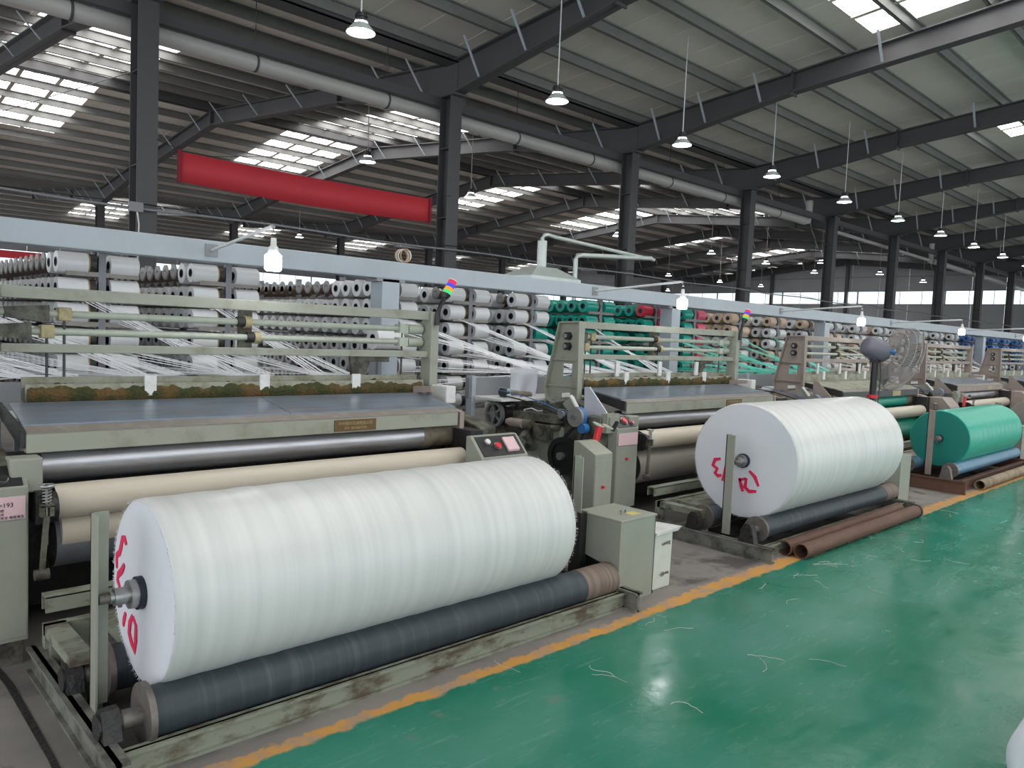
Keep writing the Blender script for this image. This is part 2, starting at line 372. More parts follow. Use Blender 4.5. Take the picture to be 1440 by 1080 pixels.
# rafters : tapered I beams, two halves per frame and bay
def rafter(x, ya, yb, root):
    sg = 1 if yb > ya else -1
    pts = [(0, 6.45, 7.13), (4.35, 7.13, 7.56), (12.1, 7.87, 8.33)]
    m_ = MB()
    for (d0, b0, t0), (d1, b1, t1) in zip(pts, pts[1:]):
        y_0 = ya + sg * d0; y_1 = ya + sg * d1
        for (wx, za, zb, zc, zd) in ((.012, b0, t0, b1, t1), (.13, b0, b0 + .03, b1, b1 + .03), (.13, t0 - .03, t0, t1 - .03, t1)):
            m_.hexa([(x - wx, y_0, za), (x + wx, y_0, za), (x + wx, y_1, zc), (x - wx, y_1, zc)], [(x - wx, y_0, zb), (x + wx, y_0, zb), (x + wx, y_1, zd), (x - wx, y_1, zd)])
    y_1 = ya + sg * 4.35; m_.box(x - .13, x + .13, y_1 - .02, y_1 + .02, 7.08, 7.6)
    y_1 = ya + sg * 12.08; m_.box(x - .13, x + .13, y_1 - .02, y_1 + .02, 7.85, 8.36)
    r = m_.build('rafter', COLM, root)
    for d in (.9, 2.2, 3.6, 6.2, 8.8, 11.2):
        zt = 7.13 + .1 * d + .1; zb_ = 6.5 + .155 * d if d < 4.35 else 7.15 + .095 * (d - 4.35)
        q = MB()
        for sx in (-1, 1): q.bar((x + sx * .03, ya + sg * d, zb_), (x + sx * .5, ya + sg * (d + .05), zt), .05, .02)
        q.build('fly_brace', BEAMB, r)
    return r
frames = empty('rafter_frame', (0, 0, 0), 'dark grey tapered steel rafters carrying the roof over the three bays', 'roof beams'); frames['kind'] = 'structure'
for n in range(-1, 10):
    x = BX0 + BP * n
    for (ya, yb) in ((YC, .5), (YC, 24.7), (36.8, 24.7), (36.8, 48.9)): rafter(x, ya, yb, frames)

ords = ['first', 'second', 'third', 'fourth', 'fifth', 'sixth', 'seventh', 'eighth', 'ninth', 'tenth']
def column(x, y, label, grp):
    r = empty('steel_column', (x, y, 0), label, 'column', grp)
    m_ = MB().box(-.15, .15, -.17, -.155, 0, 6.46).box(-.15, .15, .155, .17, 0, 6.46).box(-.006, .006, -.155, .155, 0, 6.46)
    m_.build('shaft', COLM, r)
    MB().box(-.2, .2, -.22, .22, 0, .03).build('base_plate', COLM, r)
    MB().box(-.17, .17, -.3, .3, 6.44, 6.48).build('cap_plate', COLM, r)
    q = MB()
    for z in (1.2, 2.6, 4.0, 5.4): q.box(-.14, .14, -.15, .15, z, z + .012)
    q.build('stiffener', COLM, r)
    return r
for n in range(10):
    column(BX0 + BP * n, YC, 'dark grey steel column, %s from the left in the row behind the yarn racks' % ords[n], 'first column row')
for n in range(1, 9):
    column(BX0 + BP * n, 36.8, 'thin dark column far off, %s from the left in the back row' % ords[n - 1], 'back column row')
# haunch blocks at column heads and eave beam, gutter channel
MB().box(XW, XE, 12.76, 12.9, 6.27, 6.45).box(XW, XE, 12.4, 12.8, 7.1, 7.13).box(XW, XE, 12.4, 12.42, 7.1, 7.32).box(XW, XE, 12.78, 12.8, 7.1, 7.32).build('trim_1', COLM, kind='structure', label='dark valley gutter and eave beam above the first column row')
q = MB()
for n in range(10): q.box(BX0 + BP * n - .02, BX0 + BP * n + .02, YC - .2, YC + .2, 6.46, 7.2)
q.build('trim_2', COLM, kind='structure', label='dark gusset plates on the column heads')

# end wall and far wall : sheets, window band
def wall(name, label, horiz, pos, a0, a1, gable):
    root = empty(name, (0, 0, 0), label, 'wall'); root['kind'] = 'structure'
    def P(m_, u0, u1, z0, z1, t=.05, off=0.):
        if horiz == 'y': m_.box(pos + off, pos + t + off, u0, u1, z0, z1)
        else: m_.box(u0, u1, pos + off, pos + t + off, z0, z1)
    wd = 2.0; u = a0
    while u < a1 - .01:
        e = min(u + wd, a1) - .02
        q = MB(); P(q, u, e, 0, 4.95); q.build('wall_panel', WALLP, root)
        q = MB()
        P(q, u, e, 5.92, gable((u + e) / 2)); q.build('wall_panel', WALLP, root)
        u += wd
    q = MB(); P(q, a0, a1, 4.93, 4.99, .12, -.04); P(q, a0, a1, 5.88, 5.94, .12, -.04); P(q, a0, a1, 2.9, 3.0, .08, -.05)
    P(q, a0, a1, 6.9, 6.98, .08, -.05); q.build('wall_rail', BEAMD, root)
    k = 0; u = a0
    wi = empty('window_1' if horiz == 'y' else 'window_2', (0, 0, 0), 'long band of bright clear windows high in the ' + ('end wall' if horiz == 'y' else 'far side wall'), 'window'); wi['kind'] = 'structure'
    while u < a1 - .01:
        e = min(u + 1.48, a1)
        q = MB(); P(q, u + .02, e - .02, 4.99, 5.88, .01, .02); q.build('pane', GLASS, wi)
        u += 1.48; k += 1
    q = MB(); u = a0; k = 0
    while u < a1:
        t = .1 if k % 4 == 0 else .025
        P(q, u - t / 2, u + t / 2, 4.99, 5.88, .06, -.01); u += 1.48; k += 1
    q.build('mullion', WALLP, wi)
    return root
def gab(y):
    for c in (.5, 24.7, 48.9):
        if abs(y - c) <= 12.15: return 8.56 - .1 * abs(y - c)
    return 7.4
wall('wall_end', 'grey sheet end wall at the far end of the loom rows', 'y', XE, -11.6, 61.2, gab)
wall('wall_far', 'grey sheet side wall far behind the racks on the left', 'x', 61.25, XW, XE, lambda u: 7.35)
for i, y in enumerate((18.6, 24.7, 30.7)):
    MB().box(XE - .3, XE - .05, y - .1, y + .1, 0, 7.9).build('trim_%d' % (i + 3), COLM, kind='structure', label='dark wind post against the end wall')

# big off-white duct pipe under the eave, conduits
r = empty('ventilation_pipe', (0, 13.05, 6.17), 'long off-white plastic pipe hung along the first column row under the roof', 'pipe')
MB().cyl((XW, 0, 0), (26.5, 0, 0), .14, 24).build('pipe_run', PIPEW, r)
MB().tube([(26.5, 0, 0), (26.75, 0, .04), (26.8, 0, .15), (26.8, 0, .75)], .12, 12).build('elbow', PIPEW, r)
for x in (-5, -2, 1.1, 3.1, 5.95, 8.65, 12.2, 14.8, 18.2, 21, 24.5):
    h = MB().ring((x - .02, 0, 0), (x + .02, 0, 0), .138, .15, 24).build('hanger_ring', COLM, r)
    MB().cyl((x, 0, .14), (x, 0, 1.15), .008, 6).build('hanger_rod', COLM, h)
r = empty('ventilation_pipe', (0, 13.05, 6.1), 'off-white pipe further along the column row, past the fourth column', 'pipe')
MB().cyl((28.5, 0, 0), (39.3, 0, -.1), .07, 12).build('pipe_run', PIPEW, r); MB().cyl((39.6, 0, -.1), (56, 0, -.3), .13, 12).build('pipe_run', PIPEW, r)
MB().tube([(39.3, 0, -.1), (39.45, 0, -.08), (39.5, 0, .1), (39.5, 0, .7)], .12, 10).build('elbow', PIPEW, r)
r = empty('cable_conduit', (0, 12.38, 0), 'thin grey cable conduit strapped across the columns above the racks', 'conduit')
pts = []
for i in range(-8, 57): pts.append((i, 0, 3.35 + .02 * math.sin(i * 1.3)))
MB().tube(pts, .02, 6).build('conduit', BEAMD, r)
MB().tube([(x, .03, z + .06 + .03 * math.sin(x * 2.1)) for x, y, z in pts], .008, 5).build('cable', BLACK, r)
MB().box(3.72, 3.92, -.05, .02, 3.28, 3.42).build('junction_box', BEAMD, r)
MB().tube([(3.84, -.02, 3.3), (3.87, -.02, 3.1), (3.84, -.02, 2.0)], .012, 5).build('drop_cable', WHITEP, r)

# banners
r = empty('banner', (4.45, 12.36, 3.7), 'long blank red cloth banner hung between the first two columns', 'banner')
m_ = MB(); n = 28
vs = []
for i in range(n + 1):
    t = i / n; x = 4.85 * t; sag = .05 * math.sin(PI * t); w_ = .012 * math.sin(t * 19)
    vs += [(x, w_, .13 + .0 - sag), (x, w_ * .6, .59 - sag * .4)]
m_.add(vs, [(2 * i, 2 * i + 2, 2 * i + 3, 2 * i + 1) for i in range(n)], True)
o = m_.build('cloth', BANNER, r); sd = o.modifiers.new('s', 'SOLIDIFY'); sd.thickness = .006
MB().box(-.03, .02, -.02, .02, .12, .62).build('edge_batten', BANNERE, r); MB().box(4.83, 4.88, -.02, .02, .12, .62).build('edge_batten', BANNERE, r)
MB().tube([(-.45, .1, .75), (0, 0, .61)], .006, 5).build('cord', BLACK, r); MB().tube([(4.85, 0, .61), (5.65, .1, .8)], .006, 5).build('cord', BLACK, r)
r = empty('banner', (0, 36.4, 3.85), 'faint red banner far behind the racks at the left edge', 'banner')
MB().box(.5, 7.8, 0, .03, 0, .3).build('cloth', BANNER, r)

# ================================================================== PENDANT LAMPS
def lamp_meshes():
    sh = MB().lathe((0, 0, 0), (0, 0, 1), [(0, .19), (.02, .185), (.1, .115), (.115, .10)], 24).mesh('reflector', GALV)
    glow = MB().frus((0, 0, .004), (0, 0, .03), .176, .165, 24).mesh('diffuser', PEND)
    neck = MB().cyl((0, 0, .11), (0, 0, .14), .085, 20).mesh('collar_glow', PEND)
    hd = MB().cyl((0, 0, .14), (0, 0, .25), .075, 16).cyl((0, 0, .16), (0, 0, .18), .085, 16).cyl((0, 0, .20), (0, 0, .22), .085, 16).mesh('driver_housing', BLACK)
    return sh, glow, neck, hd
LM = lamp_meshes()
cordm = {}
def roofz(y):
    for c in (.5, 24.7, 48.9):
        if abs(y - c) <= 12.15: return 8.56 - .1 * abs(y - c)
def pendant(x, y, z, label, grp):
    r = empty('pendant_lamp', (x, y, z), label, 'lamp', grp)
    obj('reflector', LM[0], r); obj('diffuser', LM[1], r); obj('collar', LM[2], r); obj('driver_housing', LM[3], r)
    MB().cyl((0, 0, .25), (0, 0, roofz(y) - z), .011, 6).build('cord', ARM if y < 10 else WIRE, r)
rowx = [5.57, 9.36, 12.99, 16.63, 20.56, 24.33, 28.1, 31.7, 35.4]
for i, x in enumerate(rowx):
    pendant(x, 9.05, 5.58, 'lit cone pendant lamp over the looms, %s from the left in the near row' % ords[i], 'near row of pendant lamps')
for i, x in enumerate([39.1, 42.8, 46.5]): pendant(x, 9.05, 5.58, 'tiny lit pendant lamp at the far end of the near row, %s after the ninth' % ords[i], 'far end pendants')
far = [(10.04, 15.85), (14.54, 17.38), (23.18, 18.87), (29.79, 18.89), (34.52, 18.81), (39.74, 18.84), (16.82, 31.99), (47.99, 26.41), (44.07, 27.18), (38.94, 27.58), (50.56, 35.8), (35.12, 16.34), (41.47, 16.13), (46.83, 15.8)]
where = ['between the red banner and the second column', 'left of the second column, hanging above the racks', 'against the third column', 'right of the third column', 'left of the fourth column',
         'left of the fifth column', 'under the red banner', 'low beside the fourth column', 'low between third and fourth columns', 'low right of the third column', 'lowest right of the third column', 'right of the fifth column', 'before the end wall windows', 'near the seventh column']
for (x, y), s_ in zip(far, where): pendant(x, y, 5.6, 'small distant lit pendant lamp ' + s_, 'distant pendant lamps')

# ================================================================== LAMP BEAM OVER THE RACKS
r = empty('overhead_beam', (0, 6.25, 0), 'long pale blue-grey steel box beam on posts running over all the looms', 'beam')
MB().box(-4, 56, -.08, .08, 2.17, 2.34).build('box_beam', BEAMB, r, bevel=.008)
for k in range(12):
    x = 4.2 + 4.72 * k
    MB().box(x - .1, x + .1, -.1, .1, 0, 2.17).build('post', BEAMB, r, bevel=.006)
    MB().box(x - .16, x + .16, -.1, .1, 2.14, 2.17).build('cap_plate', BEAMD, r)
r = empty('rack_tie_beam', (0, 6.62, 0), 'thin dark grey steel channel behind the pale beam', 'beam')
MB().box(-4, 56, -.03, .03, 2.25, 2.31).build('channel', BEAMD, r)
def arm_lamp(x, i):
    r = empty('arm_lamp', (x, 6.17, 2.26), 'lit white LED bulb on a pipe arm from the beam, %s from the left' % ords[i], 'lamp', 'bulbs on arms')
    MB().tube([(.08, 0, 0), (-.05, -1.32, .08), (-.06, -1.36, .075), (-.06, -1.37, .03)], .013, 8).build('arm', ARM, r)
    MB().box(.03, .13, -.01, .02, -.05, .05).build('bracket', BEAMD, r)
    c = Vector((-.06, -1.37, 0))
    MB().lathe(c, (0, 0, -1), [(0, .018), (.05, .02), (.06, .032), (.10, .036)], 16).build('bulb_neck', WHITEP, r)
    MB().lathe(c, (0, 0, -1), [(.10, .036), (.115, .055), (.20, .056), (.215, .045), (.218, .001)], 20).build('bulb', BULB, r)
for i in range(9): arm_lamp(2.4 + 4.72 * i, i)
r = empty('cable_coil', (4.38, 6.22, 2.34), 'coil of pale cable standing on the beam above the first post', 'cable')
for a in range(5): MB().torus((0, .02 * (a - 2), .07), (math.sin(a * .35), .75, .1 * a), .062, .007, 20, 5).build('loop', WHITEP if a % 2 else CORET, r)

# ================================================================== LOOMS
def hexplate(P, x, mat_par, paint):
    # tall tapered side plate with rim, nuts and lightening holes; in the y-z plane
    poly = [(4.86, .98), (5.06, .98), (5.27, 1.07), (5.30, 1.18), (5.265, 1.32), (5.14, 1.83), (4.88, 1.84)]
    # plate built as strips around two openings
    def yb(z):   # back edge y at height z
        pts = [(.98, 5.06), (1.07, 5.27), (1.18, 5.30), (1.32, 5.265), (1.83, 5.14), (1.9, 5.14)]
        for (z0, a), (z1, b) in zip(pts, pts[1:]):
            if z0 <= z <= z1: return a + (b - a) * (z - z0) / (z1 - z0)
        return 5.1
    m_ = MB(); t = .012
    def strip(z0, z1, y0=None, y1=None):
        a0 = 4.90 if y0 is None else y0; 
        m_.hexa([(x, a0, z0), (x + t, a0, z0), (x + t, yb(z0) if y1 is None else y1, z0), (x, yb(z0) if y1 is None else y1, z0)],
                [(x, a0, z1), (x + t, a0, z1), (x + t, yb(z1) if y1 is None else y1, z1), (x, yb(z1) if y1 is None else y1, z1)])
    for z0, z1 in ((.98, 1.04), (1.155, 1.3), (1.43, 1.6), (1.6, 1.83)): strip(z0, z1)
    strip(1.04, 1.155, None, 4.99); strip(1.07, 1.155, 5.11, None)
    strip(1.3, 1.43, None, 4.98); strip(1.3, 1.43, 5.10, None)
    m_.build('side_plate', paint, P)
    m_ = MB(); w_ = .03
    for (a, b) in zip(poly, poly[1:] + poly[:1]):
        m_.bar((x - .02, a[0], a[1]), (x - .02, b[0], b[1]), .014, .05, (1, 0, 0))
    m_.build('plate_rim', paint, P)
    MB().box(x - .025, x, 4.9, 5.24, 1.46, 1.475).box(x - .025, x, 4.9, 5.28, 1.2, 1.215).build('rib', paint, P)
    for z in (1.60, 1.70):
        nn = MB().cyl((x - .045, 5.035, z), (x, 5.035, z), .042, 6).build('nut', GREASE, P)
        MB().cyl((x - .06, 5.035, z), (x - .045, 5.035, z), .02, 10).build('shaft_end', STEEL, nn)

def build_loom(ox, label, paint=GREEN, roller=CHROME, lowcloth=TAUPE, cover=BLUECOV, moss=True, beam=None, detail=2, trough=MOSSBASE, rnd=0):
    P = empty('weaving_loom', (ox, 0, 0), label, 'loom')
    X0, X1 = .85, 3.78
    beam = beam or paint
    # base frame and side walls
    for sx, nm in ((.62, 'l'), (3.78, 'r')):
        poly = [(4.3, .0), (5.7, .0), (5.7, .95), (5.3, 1.0), (4.85, 1.1), (4.3, .98)]
        MB().prism(poly, 'x', sx, sx + .16).build('side_frame', GREASY if paint is GREEN else paint, P, bevel=.01 if detail > 1 else 0)
    MB().box(.78, 3.78, 5.5, 5.62, .1, .55).box(.78, 3.78, 4.75, 4.85, .1, .35).build('cross_beam', GREASE, P)
    MB().box(.78, 3.78, 4.72, 5.5, .30, .84).build('belly_box', GREASE, P)
    # breast beam and cover
    MB().box(X0, X1 - .18, 4.35, 4.41, 1.005, 1.10).build('breast_beam', beam, P, bevel=.004)
    MB().hexa([(X0, 4.35, 1.10), (X1 - .18, 4.35, 1.10), (X1 - .14, 4.44, 1.128), (X0, 4.44, 1.128)], [(X0, 4.35, 1.106), (X1 - .18, 4.35, 1.106), (X1 - .14, 4.44, 1.135), (X0, 4.44, 1.135)]).build('worn_strip', BROWNST, P)
    xs = [X0 + .0, X0 + 1.45, X1 - .14]
    for a, b in zip(xs, xs[1:]):
        MB().hexa([(a, 4.43, 1.128), (b - .006, 4.43, 1.128), (b - .006 + .03, 4.93, 1.192), (a + .03, 4.93, 1.192)], [(a, 4.43, 1.14), (b - .006, 4.43, 1.14), (b - .006 + .03, 4.93, 1.2), (a + .03, 4.93, 1.2)]).build('cover_sheet', cover, P)
    # left cheek of the cover: cloudy plastic guard, right cheek
    MB().prism([(4.36, .9), (4.52, .86), (4.65, 1.0), (4.66, 1.235), (4.6, 1.24), (4.36, 1.0)], 'x', .6, .615).build('guard_plate', BAG if paint is GREEN else paint, P)
    MB().hexa([(.825, 4.36, 1.03), (.848, 4.36, 1.03), (.848, 4.95, 1.15), (.825, 4.95, 1.15)], [(.825, 4.36, 1.12), (.848, 4.36, 1.12), (.848, 4.95, 1.205), (.825, 4.95, 1.205)]).build('cover_edge', GREASE, P)
    MB().prism([(4.35, .93), (4.42, .9), (4.95, 1.1), (4.95, 1.25), (4.72, 1.26), (4.72, 1.22), (4.9, 1.2), (4.45, 1.12), (4.35, 1.1)], 'x', 3.62, 3.66).build('cover_cheek', PINKG if paint is GREEN else paint, P)
    MB().box(3.8, 3.9, 4.75, 4.95, 1.12, 1.26).build('end_cap', WHITEP, P, bevel=.01)
    # lint trough behind the cover
    MB().box(.97, 3.76, 5.0, 5.01, 1.19, 1.295).box(.97, 3.76, 5.01, 5.10, 1.19, 1.20).box(.97, 3.76, 5.1, 5.11, 1.19, 1.33).build('lint_trough', trough, P)
    if moss:
        m_ = MB(); n = 150; vs = []
        rs = random.Random(rnd + 3)
        for i in range(n + 1):
            x = .98 + (2.76) * i / n; h = 1.270 + .010 * math.sin(i * .21 + rnd) + .006 * math.sin(i * .9) + rs.uniform(-.008, .008); d = .01 + rs.uniform(0, .014)
            vs += [(x, 5.0 - d * .5, 1.195), (x, 5.0 - d, 1.225), (x, 5.0 - d * .6, h), (x, 5.04, h + rs.uniform(.0, .02)), (x, 5.1, h)]
        m_.add(vs, [(5 * i + j, 5 * i + 5 + j, 5 * i + 6 + j, 5 * i + 1 + j) for i in range(n) for j in range(4)], True)
        m_.build('mossy_lint', MOSS, P, kind='stuff')
    for cx in (1.64, 2.39, 3.12):
        MB().box(cx - .035, cx + .035, 4.985, 5.0, 1.22, 1.345).build('clip', WHITEP, P)
        if detail > 1 and ox > 3: MB().box(cx - .12, cx - .06, 5.04, 5.06, 1.3, 1.46).build('clip', WHITEP, P)
    # rollers
    def rollr(name, y, z, r_, mt, x0=.93, x1=3.6, endm=None):
        q = MB().cyl((x0, y, z), (x1, y, z), r_, 32).build(name, mt, P)
        MB().frus((x0 - .03, y, z), (x0 + .0, y, z), r_ * .35, r_ * .96, 24).build('journal', GREASE, q); MB().cyl((x1, y, z), (x1 + .12, y, z), r_ * .45, 16).build('journal', GREASE, q)
        return q
    c = rollr('sand_roller', 4.5, .925, .095, roller, .93, 3.34)
    MB().cyl((3.34, 4.5, .925), (3.42, 4.5, .925), .097, 32).cyl((3.42, 4.5, .925), (3.66, 4.5, .925), .088, 32).build('roller_sleeve', RUSTEND, c)
    rollr('press_roller', 4.28, .765, .088, CREAM if lowcloth is not None else CREAM, .95, 3.58)
    rollr('take_up_roller', 4.42, .50 if ox > 3 else .54, .175 if ox > 3 else .14, lowcloth, .97, 3.62)
    if ox < 3:
        MB().cyl((.99, 4.36, .60), (3.6, 4.36, .60), .10, 32).build('wrapped_roller', CREAM, P)
    # upper frame
    MB().box(.86, 3.82, 5.03, 5.07, 1.78, 1.85).build('top_rail', paint, P, bevel=.004)
    MB().box(.86, 3.82, 5.03, 5.07, 1.475, 1.525).build('lower_rail', paint, P, bevel=.004)
    MB().box(3.82, 3.9, 5.0, 5.13, 1.19, 1.85).build('end_post', paint, P, bevel=.005)
    MB().box(.755, .81, 4.87, 4.92, .98, 1.84).build('end_post', paint, P, bevel=.005)
    for z, cx, bx in ((1.7, 2.29, 1.19), (1.595, 2.36, 1.10)):
        rod = MB().cyl((.87, 5.12, z), (3.82, 5.12, z), .022, 16).build('swing_rod', RODG, P)
        MB().ring((cx, 5.12, z), (cx + .045, 5.12, z), .02, .042, 20).build('collar', BRASS, rod)
        MB().ring((cx - .05, 5.12, z), (cx, 5.12, z), .02, .036, 20).build('bearing', GREASE, rod)
        MB().box(bx - .035, bx + .035, 5.08, 5.16, z - .04, z + .04).build('rod_clamp', BRASS if paint is GREEN else GREASY, rod, bevel=.008)
        MB().cyl((bx, 5.11, 1.29), (bx, 5.11, z - .03), .008, 8).build('pull_rod', DKMETAL, rod)
        MB().hexa([(bx - .30, 5.09, z - .03), (bx - .08, 5.09, z - .05), (bx - .08, 5.15, z - .05), (bx - .30, 5.15, z - .03)], [(bx - .30, 5.09, z + .03), (bx - .08, 5.09, z + .05), (bx - .08, 5.15, z + .05), (bx - .30, 5.15, z + .03)]).build('lever_arm', GREASY, rod)
        MB().box(3.60 - .03, 3.60 + .05, 5.08, 5.16, z - .035, z + .035).cyl((3.66, 5.12, z), (3.8, 5.12, z), .04, 14).build('rod_joint', RODG, rod)
        MB().cyl((3.61, 5.11, 1.29), (3.61, 5.11, z - .03), .008, 8).build('pull_rod', RUSTEND, rod)
    MB().box(2.28, 2.36, 5.14, 5.2, 1.52, 1.78).build('centre_bracket', GREASY, P)
    MB().prism([(1.55, 1.47), (1.82, 1.47), (1.78, 1.2), (1.7, 1.2)], 'y', 5.2, 5.23) if False else None
    MB().prism([(3.15, 1.47), (3.5, 1.47), (3.5, 1.43), (3.32, 1.43), (3.25, 1.22), (3.18, 1.22)], 'y', 5.12, 5.16).build('spring_bracket', GREASY, P)
    hexplate(P, .77, None, paint)
    # status light on a bent arm
    if paint is GREEN:
        s_ = MB().tube([(3.86, 4.98, 1.74), (3.865, 4.98, 1.84), (3.9, 4.98, 1.92), (3.93, 4.98, 1.97)], .02, 8).build('light_arm', BLACK, P)
        d = Vector((.07, 0, .12)).normalized(); p = Vector((3.925, 4.98, 1.965))
        MB().frus(p, p + d * .04, .025, .04, 16).build('light_base', BLACK, s_)
        p = p + d * .04
        for L_ in (LEDG, LEDO, LEDB, LEDR):
            MB().cyl(p, p + d * .03, .036, 16).build('light_lens', L_, s_); p = p + d * .032
        MB().cyl(p, p + d * .008, .036, 16).build('light_cap', WHITEP, s_)
    # back warp table seen between looms
    MB().box(.1, 3.9, 5.72, 5.78, 1.05, 1.25).build('warp_table', BEAMD, P)
    MB().box(.15, 3.85, 5.3, 5.74, 1.05, 1.07).build('warp_tray', WHITEP, P)
    for a in (.12, .72): MB().box(a, a + .05, 5.7, 5.78, 0, 1.27).build('table_post', BEAMB, P)
    # press spring and lever at the left
    def spring(x):
        q = MB().torus((x, 4.1, .885), (0, 0, 1), .028, .008, 20, 6).build('hand_wheel', STEEL, P)
        MB().bar((x - .028, 4.1, .885), (x + .028, 4.1, .885), .01).bar((x, 4.07, .885), (x, 4.13, .885), .01).cyl((x, 4.1, .6), (x, 4.1, .885), .007, 8).build('spindle', STEEL, q)
        pts = [(x + .018 * math.cos(a), 4.1 + .018 * math.sin(a), .785 + .09 * a / (12 * PI)) for a in [k * PI / 5 for k in range(61)]]
        MB().tube(pts, .0035, 5).build('coil_spring', STEEL, q)
        MB().box(x - .028, x - .01, 4.08, 4.12, .74, .79).box(x + .01, x + .028, 4.08, 4.12, .74, .79).box(x - .028, x + .028, 4.08, 4.12, .785, .8).build('fork', GREASY, q)
        MB().bar((x + .0, 4.1, .74), (x - .02, 4.1, .47), .022).cyl((x - .05, 4.1, .46), (x + .01, 4.1, .46), .026, 14).build('lever', GREASY, q)
    spring(.885)
    if detail > 1: spring(3.68)
    MB().box(.86, .93, 4.2, 4.36, .68, .84).cyl((.90, 4.2, .76), (.945, 4.2, .76), .075, 20).build('bearing_block', GREASE, P)
    MB().box(3.60, 3.72, 4.2, 4.4, .55, .98).build('bearing_block', GREASE, P)
    MB().box(.76, .9, 4.24, 4.36, .83, 1.0).build('corner_block', GREEN2 if paint is GREEN else paint, P, bevel=.01)
    # lower walkway channel and table under the rollers
    MB().box(.86, 3.6, 4.0, 4.012, .30, .375).box(.86, 3.6, 4.0, 4.08, .368, .378).box(.86, 3.6, 4.07, 4.08, .30, .37).build('lower_channel', FRAMEG if paint is GREEN else paint, P)
    m_ = MB().box(.84, 3.6, 3.92, 3.97, .16, .27).box(1.06, 3.6, 3.55, 3.92, .24, .26).box(1.02, 3.6, 3.53, 3.55, .17, .26).box(.84, .93, 3.5, 3.95, .22, .27).box(.92, .97, 3.5, 3.55, 0, .26).box(.86, .9, 3.9, 3.95, 0, .2)
    m_.build('foot_table', FRAMEG if paint is GREEN else paint, P)
    if beam is not GREASE:
        nt_ = MB().box(2.565, 2.88, 4.343, 4.349, 1.015, 1.09).build('nameplate', PLATE if ox < 9 else BRASS, P, label='small brown metal nameplate on the front beam')
        if ox < 9:
            textobj('plate_lettering', '中州塑料机械制造公司', .026, PLATEINK, face_m((2.72, 4.341, 1.064), (1, 0, 0), (0, 0, 1)), nt_)
            textobj('plate_lettering', '郑州  塑料编织机械', .02, PLATEINK, face_m((2.72, 4.341, 1.034), (1, 0, 0), (0, 0, 1)), nt_)
    return P

